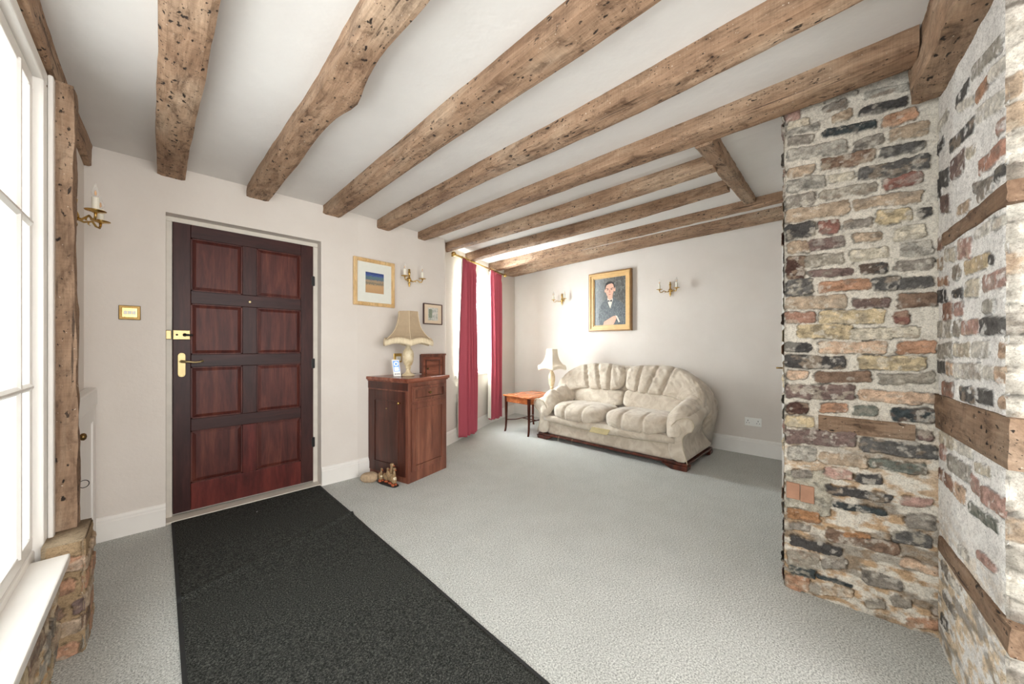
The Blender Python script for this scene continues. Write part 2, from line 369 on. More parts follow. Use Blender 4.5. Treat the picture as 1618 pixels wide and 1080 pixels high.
# walls.  door wall (with recess for the door), window wall, back wall
wall('wall_door', A, B, 0.22, openings=[(0.335, 1.247, -0.01, 2.0)], ext=(0.3, 0))
wall('wall_door_right', B, C, 0.2)
wall('wall_return', C, D, 0.2)
WL = dist(D, E)
wall('wall_window', D, E, 0.24, openings=[(0.25, 1.255, 0.78, 2.1)])
wall('wall_far_corner', E, G, 0.2, ext=(0, 0.2))
wall('wall_back', G, H2, 0.2, ext=(0.2, 0.3))
wall('wall_right', H2, (2.2, -0.33), 0.2)
wall('wall_left', (-0.307, -2.4), (-0.307, 3.17), 0.26, openings=[(1.7, 4.59, 0.345, 2.17)], ext=(0, 0.2))

# baseboards with a moulded top
def baseboard(name, p, q, h=0.15, th=0.02, ext=(0, 0)):
    L = dist(p, q); mb = MB()
    prof = [(0, 0), (-th, 0), (-th, h-0.035), (-th*0.75, h-0.028), (-th*0.75, h-0.018), (-th*0.4, h-0.004), (0, h)]
    mb.prism([(a, b) for a, b in prof], 0, -ext[0], L+ext[1])
    o = mb.build(name, MT['white']); o.location = (p[0], p[1], 0); o.rotation_euler = (0, 0, ang(p, q)); return struct(o)
baseboard('baseboard_left', (-0.262, 3.17), (0.028, 3.169), 0.14)
baseboard('baseboard_door', (0.94, 3.166), B, 0.15)
baseboard('baseboard_right_of_door', B, C, 0.15, ext=(0, 0.01))
baseboard('baseboard_window', D, E, 0.15, ext=(0.08, 0))
baseboard('baseboard_corner', E, G, 0.15)
baseboard('baseboard_back', G, H, 0.17, 0.022)

# ------------------------------------------------------------------ front door in its recess
door = holder('door_1', (0.062, 3.24, 0.0))
Wd, z0, z1 = 0.84, 0.03, 1.965
cols = [(0.0885, 0.3705), (0.457, 0.751)]; rows = [(0.211, 0.565), (0.647, 1.0), (1.085, 1.432), (1.518, 1.877)]
leaf = MB(); leaf.box(0, Wd, 0.022, 0.04, z0, z1)
leaf.box(0, cols[0][0], 0, 0.03, z0, z1); leaf.box(cols[1][1], Wd, 0, 0.03, z0, z1)
leafo = leaf.build('door_leaf', MT['mahog'], door, bevel=0.003)
mr = MB(); zr = [z0]+[z for r in rows for z in r]+[z1]
for i in range(0, len(zr), 2):
    if i == 0: continue
    mr.box(cols[0][0], cols[1][1], 0, 0.03, zr[i], zr[i+1])
mr.build('door_rail', MT['mahogH'], door, bevel=0.003)
mr = MB(); mr.box(cols[0][0], cols[1][1], 0, 0.03, zr[0], zr[1]); mr.box(cols[0][1], cols[1][0], 0.0, 0.03, zr[1], zr[2])
mr.build('bottom_rail', MT['mahogR'], door, bevel=0.003)['label'] = 'redder unfaded bottom rail and lowest muntin'
mr = MB()
for r in rows[1:]: mr.box(cols[0][1], cols[1][0], 0.0, 0.03, r[0], r[1])
mr.build('door_muntin', MT['mahog'], door, bevel=0.003)
for (x0, x1) in cols:
    for (a, b) in rows:
        p = MB(); m_ = 0.028
        v = [(x0, 0.02, a), (x1, 0.02, a), (x1, 0.02, b), (x0, 0.02, b), (x0+m_, 0.009, a+m_), (x1-m_, 0.009, a+m_), (x1-m_, 0.009, b-m_), (x0+m_, 0.009, b-m_)]
        p.add(v, [(0, 1, 5, 4), (1, 2, 6, 5), (2, 3, 7, 6), (3, 0, 4, 7), (4, 5, 6, 7)]); 
        for (aa, bb, cc, dd) in ((x0, x1, a, a+0.008), (x0, x1, b-0.008, b), (x0, x0+0.008, a, b), (x1-0.008, x1, a, b)): p.box(aa, bb, 0.008, 0.022, cc, dd)
        p.build('door_panel', MT['mahogP'], door)
# door frame inside the recess
fr = MB(); fr.box(-0.034, -0.002, 0.012, 0.05, 0, 1.967); fr.box(Wd+0.002, Wd+0.038, 0.012, 0.05, 0, 1.967); fr.box(-0.034, Wd+0.038, 0.012, 0.05, 1.967, 2.0)
fr.box(-0.034, Wd+0.038, 0.051, 0.07, 0, 2.0)
fr.build('door_frame', MT['cream'], door, bevel=0.004)
th = MB(); th.box(-0.033, Wd+0.037, -0.085, 0.03, 0.0, 0.014); th.build('threshold', MT['cream'], door, bevel=0.003)
# lever handle on its back plate
hp = MB(); pl = [(0.02*math.cos(a)*(1 if True else 0), 0.02*math.sin(a)) for a in [PI*k/8 for k in range(9)]]
poly = [(0.043+x, 1.078+z) for x, z in pl]+[(0.043-x, 0.955-z) for x, z in pl]
hp.prism(poly, 1, -0.007, 0.0); lev = hp.build('door_handle', MT['palebrass'], door, bevel=0.002); lev['label'] = 'pale brass lever handle plate'
lv = MB(); lv.tube([(0.043, -0.004, 1.04), (0.043, -0.045, 1.04)], 0.009); lv.tube([(0.043, -0.045, 1.04), (0.075, -0.05, 1.038), (0.105, -0.048, 1.033), (0.13, -0.045, 1.035), (0.15, -0.043, 1.043)], [0.009, 0.007, 0.006, 0.006, 0.008])
lv.lathe([(0.0, -0.0), (0.012, 0.002), (0.012, 0.008), (0, 0.01)], (0.043, -0.01, 1.035), 12)
lv.build('lever', MT['palebrass'], lev, smooth=True)
sc_ = MB()
for zz in (1.085, 0.948):
    for xx in (0.034, 0.052): sc_.tube([(xx, -0.0085, zz), (xx, -0.006, zz)], 0.0022, 8)
sc_.build('screw', MT['oldbrass'], lev)
lk = MB(); lk.box(0.0, 0.085, -0.022, 0.0, 1.185, 1.248); nl = lk.build('night_latch', MT['palebrass'], door, bevel=0.003); nl['label'] = 'pale brass night latch'
lk = MB(); lk.box(-0.034, -0.006, -0.02, 0.012, 1.187, 1.246); lk.build('latch_keep', MT['palebrass'], nl, bevel=0.003)
lk = MB(); lk.tube([(0.058, -0.03, 1.217), (0.058, -0.02, 1.217)], 0.011, 14); lk.tube([(0.056, -0.03, 1.217), (0.098, -0.032, 1.215)], 0.007, 8); lk.tube([(0.02, -0.0235, 1.217), (0.02, -0.02, 1.217)], 0.006, 12)
lk.build('latch_knob', MT['black'], nl, smooth=True)
pp = MB(); pp.tube([(0.414, -0.004, 1.47), (0.414, 0.001, 1.47)], 0.007, 14); pp.build('spy_hole', MT['palebrass'], door)
for zz in (0.35, 1.0, 1.68):
    hg = MB(); hg.tube([(Wd+0.001, -0.004, zz-0.04), (Wd+0.001, -0.004, zz+0.04)], 0.006, 10); hg.box(Wd-0.012, Wd+0.012, -0.002, 0.002, zz-0.038, zz+0.038); hg.build('hinge', MT['black'], door)

# ------------------------------------------------------------------ left window (large, small-paned, painted white)
win = holder('window_1')
ty0, ty1, zb, zt = -0.68, 2.19, 0.345, 2.17
f = MB()
f.box(-0.40, -0.30, ty1-0.06, ty1, zb, zt-0.05); f.box(-0.40, -0.30, ty0, ty0+0.06, zb, zt-0.05)
f.box(-0.40, -0.30, ty0, ty1, zt-0.05, zt); f.box(-0.40, -0.32, ty0+0.06, ty1-0.06, zb, zb+0.06)
f.box(-0.2995, -0.285, ty1-0.012, ty1+0.028, zb+0.03, zt-0.004)          # flat architrave against the post
f.build('window_frame', MT['white'], win, bevel=0.006)
f = MB(); f.box(-0.385, -0.325, ty1-0.095, ty1-0.0605, zb+0.11, zt-0.1)
f.box(-0.385, -0.325, ty0+0.0605, ty0+0.1, zb+0.11, zt-0.1); f.box(-0.385, -0.325, ty0+0.0605, ty1-0.0605, zb+0.0605, zb+0.11); f.box(-0.385, -0.325, ty0+0.0605, ty1-0.0605, zt-0.1, zt-0.0505)
f.build('sash', MT['white'], win, bevel=0.005)
yy = 1.955; bars = []
while yy > ty0+0.2:
    b = MB(); b.prism([(-0.37, yy-0.006), (-0.37, yy+0.006), (-0.345, yy+0.018), (-0.328, yy+0.014), (-0.32, yy+0.006), (-0.32, yy-0.006), (-0.328, yy-0.014), (-0.345, yy-0.018)], 2, zb+0.1, zt-0.09); b.build('glazing_bar', MT['white'], win)
    yy -= 0.30
for zz in (0.995, 1.58):
    b = MB(); b.prism([(ty, z) for ty, z in [(-0.37, zz-0.006), (-0.37, zz+0.006), (-0.345, zz+0.018), (-0.328, zz+0.014), (-0.318, zz+0.004), (-0.318, zz-0.004), (-0.328, zz-0.014), (-0.345, zz-0.018)]], 1, ty0+0.09, ty1-0.09); b.build('glazing_bar', MT['white'], win)
g = MB(); g.box(-0.362, -0.359, ty0+0.09, ty1-0.09, zb+0.1, zt-0.09); g.build('pane', MT['glass'], win)
si = MB(); si.box(-0.335, -0.232, ty0, 2.07, 0.35, 0.382); si.box(-0.315, -0.285, ty0, 2.09, 0.30, 0.35); si.build('window_sill', MT['white'], win, bevel=0.005)
# lace panel hung outside the glass line
ln = MB(); n_ = 40
v = []; 
for i in range(n_*4+1):
    y = 1.2+0.95*i/(n_*4); v += [(-0.42+0.006*math.sin(i*0.9), y, 0.42), (-0.42+0.006*math.sin(i*0.9), y, 2.1)]
ln.add(v, [(2*i, 2*i+2, 2*i+3, 2*i+1) for i in range(n_*4)]); ln.build('net_panel', MT['net'], win, smooth=True)

# ------------------------------------------------------------------ far window behind the curtains
aw = ang(D, E); win2 = holder('window_2', (D[0], D[1], 0), aw)
u0, u1, w0, w1 = 0.25, 1.255, 0.78, 2.1
f = MB(); f.box(u0, u0+0.045, 0.08, 0.15, w0+0.05, w1-0.05); f.box(u1-0.045, u1, 0.08, 0.15, w0+0.05, w1-0.05); f.box(u0, u1, 0.08, 0.15, w1-0.05, w1); f.box(u0, u1, 0.08, 0.15, w0, w0+0.05)
f.box(u0+0.045, u1-0.045, 0.085, 0.13, 1.43, 1.47)
f.build('window_frame', MT['white'], win2, bevel=0.004)
for uu in (0.585, 0.92):
    b = MB(); b.box(uu-0.009, uu+0.009, 0.09, 0.12, w0+0.04, w1-0.04); b.build('glazing_bar', MT['white'], win2)
g = MB(); g.box(u0+0.04, u1-0.04, 0.104, 0.107, w0+0.04, w1-0.04); g.build('pane', MT['glass'], win2)
si = MB(); si.box(u0-0.03, u1+0.03, -0.03, -0.0005, w0-0.03, w0+0.006); si.box(u0+0.0005, u1-0.0005, -0.0005, 0.08, w0+0.0005, w0+0.006); si.build('window_sill', MT['white'], win2, bevel=0.004)
ln = MB(); v = []
for i in range(161):
    u = u0+0.02+(u1-u0-0.04)*i/160; y = 0.055+0.008*math.sin(i*0.55); v += [(u, y, w0+0.02), (u, y, w1-0.06)]
ln.add(v, [(2*i, 2*i+2, 2*i+3, 2*i+1) for i in range(160)]); ln.build('net_curtain', MT['net'], win2, smooth=True)

# ------------------------------------------------------------------ hewn ceiling beams (one mesh each)
def hewn(name, p0, p1, wdt, z_bot, z_top, mat, amp=0.006, seed=0.0, nseg=70, wob=None, prof=None):
    """rough squared timber from p0 to p1 (plan), wdt = (start, end) widths to the right of the line p0->p1"""
    L = dist(p0, p1); d = Vector((p1[0]-p0[0], p1[1]-p0[1], 0)).normalized(); nrm = Vector((d.y, -d.x, 0))
    m = 7; ring = []
    for k in range(m): ring.append((k/m, 0.0))           # underside left -> right
    for k in range(m): ring.append((1.0, k/m))           # right side upwards
    for k in range(m): ring.append((1-k/m, 1.0))
    for k in range(m): ring.append((0.0, 1-k/m))
    R = len(ring); V = []; Fc = []
    for i in range(nseg+1):
        t = i/nseg
        W = wdt[0]+(wdt[1]-wdt[0])*t
        zb_ = (z_bot[0]+(z_bot[1]-z_bot[0])*t) if isinstance(z_bot, tuple) else z_bot
        zt_ = (z_top[0]+(z_top[1]-z_top[0])*t) if isinstance(z_top, tuple) else z_top
        dz = 0.0; dw = 0.0; dl = 0.0
        if wob: dl, dw, dz = wob(t, t*L)
        for a, b in ring:
            aa = a; bb = b
            ch = 0.006                                   # softened arrises
            x = dl+a*(W+dw); z = zb_+(zt_-zb_)*b+(dz if b < 0.5 else 0)
            if b == 0 and (a == 0 or a > 1-1e-6): z += ch
            p = Vector((p0[0], p0[1], 0))+d*(t*L)+nrm*x; p.z = z
            q = Vector((p.x*5, p.y*1.6, p.z*9))
            n1 = fb(q, 1.0, seed); n2 = fb(Vector((p.x*22, p.y*9, p.z*22)), 1.0, seed+5)
            cx_, cz_ = (a-0.5)*2, (b-0.5)*2
            if b < 1: 
                p += nrm*(cx_*(n1*amp+n2*amp*0.45)) if abs(cx_) > 0.99 else nrm*0
                if b == 0: p.z += -abs(n1)*amp*0.6+n2*amp*0.6
            V.append(tuple(p))
    for i in range(nseg):
        for k in range(R):
            Fc.append((i*R+k, i*R+(k+1) % R, (i+1)*R+(k+1) % R, (i+1)*R+k))
    Fc += [tuple(range(R))[::-1], tuple(nseg*R+k for k in range(R))]
    mb = MB(); mb.add(V, Fc)
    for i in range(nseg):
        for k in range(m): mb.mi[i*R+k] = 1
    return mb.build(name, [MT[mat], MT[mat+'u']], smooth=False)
def bump_at(c, s, a): return lambda t, u: a*math.exp(-((u-c)/s)**2)
TZ = lambda s: zc(s)+0.02
def beam(s0, s1, w0_, w1_, zb0, tn, label, seed, wob=None, zb1=None, tf=None):
    """s0 at the near end, s1 at the wall end"""
    tw = (wall_t(s1+0.06)+0.01) if tf is None else tf
    # line runs from the wall to the near end so that 'right of line' is +... keep +X side
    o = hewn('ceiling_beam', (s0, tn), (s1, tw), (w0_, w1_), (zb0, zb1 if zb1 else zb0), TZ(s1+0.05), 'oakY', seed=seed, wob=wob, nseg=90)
    return tag(o, label, 'beam', None)
beam(-0.005, -0.006, 0.112, 0.135, 2.2, -2.3, 'worm-eaten oak ceiling beam seen almost end-on, first on the left by the big window', 1.0,
     wob=lambda t, u: (0.006*math.sin(u*2.2), 0.008*math.sin(u*1.7+1), -0.004*math.sin(u*2)), zb1=2.222)
beam(0.50, 0.455, 0.105, 0.13, 2.2, -2.3, 'knotty oak ceiling beam with a bulging waist, over the right half of the front door', 7.3,
     wob=lambda t, u: (0.008*math.sin(u*2.0), 0.022*math.exp(-((u-3.90)/0.11)**2)-0.012*math.exp(-((u-3.55)/0.15)**2)-0.014*math.exp(-((u-4.3)/0.25)**2), -0.010*math.exp(-((u-3.9)/0.14)**2)), zb1=2.222)
beam(1.01, 0.945, 0.125, 0.14, 2.2, -2.3, 'broad oak ceiling beam with a row of nail holes ending just right of the door head', 13.1,
     wob=lambda t, u: (0.008*math.sin(u*1.5), 0.01*math.sin(u*2.3), -0.006*math.sin(u*3)), zb1=2.228)
beam(1.465, 1.415, 0.125, 0.125, 2.21, -2.3, 'oak ceiling beam ending on the wall above the pine-framed picture', 19.7,
     wob=lambda t, u: (0.008*math.sin(u*1.9+2), 0.008*math.sin(u*2.7), -0.005*math.sin(u*2.6)), zb1=2.232)
beam(1.94, 1.85, 0.135, 0.10, 2.215, -0.13, 'long oak ceiling beam running from the window wall onto the top of the brick pier', 25.0,
     wob=lambda t, u: (0.006*math.sin(u*2.1), 0.006*math.sin(u*2.9), -0.004*math.sin(u*3)), zb1=2.228)
beam(2.36, 2.27, 0.10, 0.10, 2.225, 0.66, 'first of the two short oak beams framed into the cross trimmer, next to the long beam', 31.0,
     wob=lambda t, u: (0.012*math.sin(u*1.4), 0.006*math.sin(u*2.9), -0.012*math.sin(u*1.3)), zb1=2.22)
beam(2.88, 2.80, 0.095, 0.11, 2.272, 0.715, 'second short oak beam framed into the cross trimmer, with a dark knot', 37.0,
     wob=lambda t, u: (0.02*math.sin(u*1.6), 0.006*math.sin(u*2.9), -0.008*math.sin(u*1.9)), zb1=2.225)
beam(3.51, 3.49, 0.09, 0.10, 2.33, -0.2, 'oak ceiling beam second from the back wall, carrying the far end of the trimmer', 43.0,
     wob=lambda t, u: (0.012*math.sin(u*1.2), 0.006*math.sin(u*2.9), -0.006*math.sin(u*1.9)), zb1=2.26)
beam(3.98, 3.95, 0.26, 0.26, 2.37, -0.2, 'oak ceiling beam nearest the back wall above the portrait', 49.0,
     wob=lambda t, u: (0.01*math.sin(u*1.6), 0.006*math.sin(u*2.9), -0.006*math.sin(u*1.9)), zb1=2.305)
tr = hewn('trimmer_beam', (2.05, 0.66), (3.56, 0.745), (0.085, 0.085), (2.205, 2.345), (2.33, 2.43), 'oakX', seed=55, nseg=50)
tag(tr, 'short oak trimmer crossing between ceiling beams beside the brick pier', 'beam')
# wall plate over the left window and the post that carries it
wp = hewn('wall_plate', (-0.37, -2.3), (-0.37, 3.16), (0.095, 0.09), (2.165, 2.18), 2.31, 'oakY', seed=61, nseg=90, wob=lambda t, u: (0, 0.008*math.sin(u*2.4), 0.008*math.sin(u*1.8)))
tag(wp, 'rough oak wall plate running along the top of the left window wall', 'beam')
def vertical_timber(name, x0, x1, y0, y1, z0_, z1_, mat, amp=0.006, seed=0.0, n=70, wob=None):
    m = 6; ring = [(k/m, 0) for k in range(m)]+[(1, k/m) for k in range(m)]+[(1-k/m, 1) for k in range(m)]+[(0, 1-k/m) for k in range(m)]
    R = len(ring); V = []; Fc = []
    for i in range(n+1):
        z = z0_+(z1_-z0_)*i/n
        for a, b in ring:
            p = Vector((x0+(x1-x0)*a, y0+(y1-y0)*b, z)); q = Vector((p.x*20, p.y*20, p.z*4))
            nn = fb(q, 1, seed)*amp+fb(q, 2.7, seed+3)*amp*0.4
            p += Vector(((a-0.5)*2 if a in (0, 1) else 0, (b-0.5)*2 if b in (0, 1) else 0, 0))*nn
            if wob: p.x += wob(z)
            V.append(tuple(p))
    for i in range(n):
        for k in range(R): Fc.append((i*R+k, i*R+(k+1) % R, (i+1)*R+(k+1) % R, (i+1)*R+k))
    Fc += [tuple(range(R))[::-1], tuple(n*R+k for k in range(R))]
    mb = MB(); mb.add(V, Fc); return mb.build(name, mat)
po = vertical_timber('oak_post', -0.312, -0.236, 2.222, 2.30, 0.42, 2.172, MT['oakZ'], 0.007, 3.0, wob=lambda z: 0.006*math.sin(z*2.4+0.5))
tag(po, 'rough upright oak post beside the left window standing on a brick stub', 'post')

# ------------------------------------------------------------------ brickwork (height fields with a colour attribute)

def vnoise(u, v, fu, fv, seed):
    r = np.random.RandomState(seed); T = r.rand(256, 256)
    x = u*fu+1000; y = v*fv+1000; xi = np.floor(x).astype(int); yi = np.floor(y).astype(int); fx = x-xi; fy = y-yi
    fx = fx*fx*(3-2*fx); fy = fy*fy*(3-2*fy)
    a = T[xi % 256, yi % 256]; b = T[(xi+1) % 256, yi % 256]; c = T[xi % 256, (yi+1) % 256]; d = T[(xi+1) % 256, (yi+1) % 256]
    return (a*(1-fx)+b*fx)*(1-fy)+(c*(1-fx)+d*fx)*fy
def fbm(u, v, f, seed, oct=4, ar=1.0):
    s = 0; a = 0.5; t = 0
    for k in range(oct): s = s+a*vnoise(u, v, f*2**k, f*ar*2**k, seed+k); t += a; a *= 0.55
    return s/t
def sst(a, b, x): x = np.clip((x-a)/(b-a), 0, 1); return x*x*(3-2*x)
PAL0 = {'Y': (204, 178, 132), 'T': (184, 156, 126), 'G': (142, 131, 118), 'g': (168, 160, 146), 'K': (74, 70, 68), 'k': (96, 92, 88), 'F': (60, 68, 70), 'R': (146, 92, 78),
       'r': (186, 140, 124), 'P': (122, 96, 88), 'B': (134, 102, 80), 'O': (188, 132, 96), 'o': (206, 166, 132), 'W': (204, 190, 164), 'w': (214, 206, 190), 'D': (84, 54, 44),
       'E': (112, 116, 104), 'X': (176, 118, 72), 'Q': (160, 112, 90), 'C': (158, 146, 128)}
def soften(c, k=0.72):
    m = sum(c)/3; return tuple(min(255, (m+(x-m)*k)*1.0+4) for x in c)
PAL = {a: soften(b) for a, b in PAL0.items()}
def brick_face(p, q, zlo, zhi, bricks, mortar, seed, res=0.004, depth=0.012, mamp=0.010, smear=0.5, edge=0.0, lowtint=None, warp=1.0, rel=1.0):
    """face from p to q (plan), outward = right of p->q. bricks: (u0,z0,u1,z1,halfheight,rgb,protrude)"""
    L = dist(p, q); nu = max(2, int(L/res)); nz = max(2, int((zhi-zlo)/res))
    U, Z = np.meshgrid(np.linspace(0, L, nu+1), np.linspace(zlo, zhi, nz+1))
    wu = U+warp*((fbm(U, Z, 30, seed+11)-0.5)*0.020+(fbm(U, Z, 110, seed+51)-0.5)*0.009); wz = Z+warp*((fbm(U, Z, 22, seed+21)-0.5)*0.020+(fbm(U, Z, 120, seed+61)-0.5)*0.007)
    n1 = fbm(U, Z, 12, seed+31); n2 = fbm(U, Z, 60, seed+41); n3 = fbm(U, Z, 25, seed+71, 4, 2.0); nb = fbm(U, Z, 3.0, seed+81)
    mc = np.array(lin(*mortar)[:3]); col = mc[None, None, :]*(0.84+0.28*n1+0.16*(n2-0.5))[..., None]
    if lowtint is not None:
        lt = np.array(lin(*lowtint[0])[:3]); k = (sst(lowtint[2], lowtint[1], Z)*sst(0.38, 0.62, n3))[..., None]; col = col*(1-k)+lt*k*(0.7+0.6*n2[..., None])
        lt2 = np.array(lin(126, 116, 104)[:3]); k = (sst(lowtint[2], lowtint[1], Z)*sst(0.54, 0.68, fbm(U, Z, 9, seed+91, 4, 2.6)))[..., None]*0.7; col = col*(1-k)+lt2*k
    hgt = mamp*(n1-0.5)*1.2+mamp*0.7*(n2-0.5)
    for bi, b in enumerate(bricks):
        bu0, bz0, bu1, bz1, hh, rgb, pr = b
        if bu1 < bu0: bu0, bz0, bu1, bz1 = bu1, bz1, bu0, bz0
        i0 = max(0, int((bu0-0.03)/L*nu)); i1 = min(nu+1, int((bu1+0.03)/L*nu)+2)
        zmn = min(bz0, bz1)-hh-0.03; zmx = max(bz0, bz1)+hh+0.03
        j0 = max(0, int((zmn-zlo)/(zhi-zlo)*nz)); j1 = min(nz+1, int((zmx-zlo)/(zhi-zlo)*nz)+2)
        if i0 >= i1 or j0 >= j1: continue
        sl = (slice(j0, j1), slice(i0, i1)); uu = wu[sl]; zz = wz[sl]
        t = (uu-bu0)/max(1e-4, bu1-bu0); zl = bz0+(bz1-bz0)*np.clip(t, 0, 1)
        dx = np.minimum(uu-bu0, bu1-uu); dz = hh-np.abs(zz-zl)
        r = min(0.014, hh*0.7); ax = np.maximum(r-dx, 0); az = np.maximum(r-dz, 0); ins = np.where((dx < r) & (dz < r), r-np.sqrt(ax*ax+az*az), np.minimum(dx, dz))
        mask = sst(-0.001, 0.0022, ins)
        v = n2[sl]; w2 = n1[sl]
        cc = np.array(lin(*rgb)[:3]); var = 1+0.9*(v-0.5)+0.8*(n3[sl]-0.5)
        cb = cc[None, None, :]*var[..., None]
        bl_n = sst(0.52, 0.66, fbm(U[sl], Z[sl], 26, seed+bi*7+2, 4, 1.6))[..., None]*0.45; alt = np.array(lin(*PAL['WGTKCBg'[bi % 7]])[:3]); cb = cb*(1-bl_n)+alt*bl_n
        sm = sst(0.60, 0.72, fbm(U[sl], Z[sl], 40, seed+bi*3+5))*smear; cb = cb*(1-sm[..., None])+mc*sm[..., None]
        dk = sst(0.62, 0.75, fbm(U[sl], Z[sl], 30, seed+bi*5+9))*0.35; cb = cb*(1-dk[..., None])+cb*0.45*dk[..., None]
        col[sl] = col[sl]*(1-mask[..., None])+cb*mask[..., None]
        hb = pr+0.008*(v-0.5)+0.006*(n3[sl]-0.5)
        # dark open joint crevice round some bricks
        cre = np.exp(-((ins+0.001)/0.0028)**2)*sst(0.5, 0.62, n3[sl])
        hgt[sl] = hgt[sl]*(1-mask)+hb*mask-0.006*cre
        col[sl] = col[sl]*(1-0.6*cre[..., None])
    d = Vector((q[0]-p[0], q[1]-p[1], 0)).normalized(); nr = Vector((d.y, -d.x, 0))
    hgt = hgt*rel
    if edge: # ragged outer edges
        e = U if edge > 0.011 else np.minimum(U, L-U); hgt = hgt-edge*np.exp(-(e/0.012)**2)*(0.5+n3)
    X = p[0]+d.x*U+nr.x*hgt; Y = p[1]+d.y*U+nr.y*hgt
    V = np.stack([X, Y, Z], -1).reshape(-1, 3); Cc = np.clip(col, 0, 1).reshape(-1, 3)
    ii = np.arange(nz)[:, None]*(nu+1)+np.arange(nu)[None, :]
    Q = np.stack([ii, ii+1, ii+nu+2, ii+nu+1], -1).reshape(-1, 4)
    return V, Q, Cc
def brick_object(name, parts, boxes, boxcol, parent=None):
    """parts from brick_face; boxes: (list of 4 plan corners, z0, z1) filling behind"""
    Vs, Qs, Cs = [], [], []; n = 0
    for V, Q, Cc in parts: Vs.append(V); Qs.append(Q+n); Cs.append(Cc); n += len(V)
    for pl4, a, b in boxes:
        V = np.array([(x, y, a) for x, y in pl4]+[(x, y, b) for x, y in pl4]); Q = np.array([(3, 2, 1, 0), (4, 5, 6, 7), (0, 1, 5, 4), (1, 2, 6, 5), (2, 3, 7, 6), (3, 0, 4, 7)])
        Vs.append(V); Qs.append(Q+n); Cs.append(np.tile(np.array(lin(*boxcol)[:3]), (8, 1))); n += 8
    V = np.concatenate(Vs); Q = np.concatenate(Qs); Cc = np.concatenate(Cs)
    me = bpy.data.meshes.new(name); me.vertices.add(len(V)); me.vertices.foreach_set('co', V.astype(np.float32).ravel())
    me.loops.add(len(Q)*4); me.loops.foreach_set('vertex_index', Q.astype(np.int32).ravel())
    me.polygons.add(len(Q)); me.polygons.foreach_set('loop_start', np.arange(0, len(Q)*4, 4, dtype=np.int32)); me.polygons.foreach_set('loop_total', np.full(len(Q), 4, dtype=np.int32))
    me.update(calc_edges=True); me.validate()
    ca = me.color_attributes.new('Col', 'FLOAT_COLOR', 'POINT'); ca.data.foreach_set('color', np.concatenate([Cc, np.ones((len(Cc), 1))], 1).astype(np.float32).ravel())
    me.materials.append(MT['brick'])
    o = bpy.data.objects.new(name, me); COL.objects.link(o); return o
def rand_bricks(L, zlo, zhi, seed, pal, row=0.075, ln=(0.14, 0.24), pr=(0.003, 0.012), tilt=0.006):
    r = random.Random(seed); out = []; z = zlo+row/2; k = 0
    while z < zhi:
        u = -r.random()*0.15
        while u < L:
            w_ = r.uniform(*ln) if r.random() > 0.3 else r.uniform(0.08, 0.12)
            if r.random() > 0.08: out.append((u+0.006, z+r.uniform(-1, 1)*tilt, u+w_-0.006, z+r.uniform(-1, 1)*tilt, row*r.uniform(0.34, 0.42), PAL[r.choice(pal)], r.uniform(*pr)))
            u += w_+0.008
        z += row*r.uniform(0.96, 1.05); k += 1
    return out
# layouts read off the masonry in elevation
def on_plane(px, py, p, q):
    k = (px-809)/F; dx = k*DY+DX; dy = -k*DX+DY                 # plan direction of the sight line per unit depth
    ex, ey = q[0]-p[0], q[1]-p[1]; L = math.hypot(ex, ey)
    det = dx*(-ey)+ex*dy; d = (p[0]*(-ey)+ex*p[1])/det; u = (dx*p[1]-dy*p[0])/det
    return u*L, HC-(py-HY)*d/F, d
def layout(rows, x0, sc, y0, p, q, jitter=0.0):
    out = []
    for r in rows:
        X0, Y0, X1, Y1, Hh, c = r[:6]
        ua, za, da = on_plane(x0+X0*sc, y0+Y0*sc, p, q); ub, zb_, db = on_plane(x0+X1*sc, y0+Y1*sc, p, q)
        hh = Hh*sc*(da+db)/2/F/2*1.15; gw = 0.004*(1 if Hh > 60 else 0); ua -= gw; ub += gw
        out.append((ua, za, ub, zb_, hh, PAL[c] if isinstance(c, str) else c, r[6] if len(r) > 6 else 0.009))
    return out
P1, P2, P3, P4 = (2.112, 0.283), (2.16, -0.19), (1.55, -0.25), (1.62, -2.3)
s1 = 260/1080
ZA = [(40,410,150,370,60,'r'),(60,460,210,415,50,'W'),(60,505,270,445,42,'g'),(60,560,235,535,60,'G'),(280,355,450,300,50,'G'),(530,370,850,290,60,'K'),(340,420,490,360,60,'T'),(290,515,640,440,52,'F',.013),(690,430,905,370,75,'O'),(500,590,690,535,65,'G'),(735,520,985,460,80,'T'),(60,650,450,580,70,'g'),(660,635,970,575,60,'k'),(290,710,625,645,75,'B'),(60,770,240,735,60,'T'),(525,775,990,680,80,'k',.013),(60,850,310,810,70,'g'),(330,800,500,770,50,'W'),(265,915,655,850,60,'C'),(700,840,930,790,75,'R'),(50,960,235,920,75,'G'),(490,975,940,910,70,'T'),(50,1050,460,980,80,'T'),(640,1055,870,1030,80,'Y'),(910,1030,1010,1010,60,'K'),(560,260,860,200,50,'g'),(300,290,520,240,40,'g')]
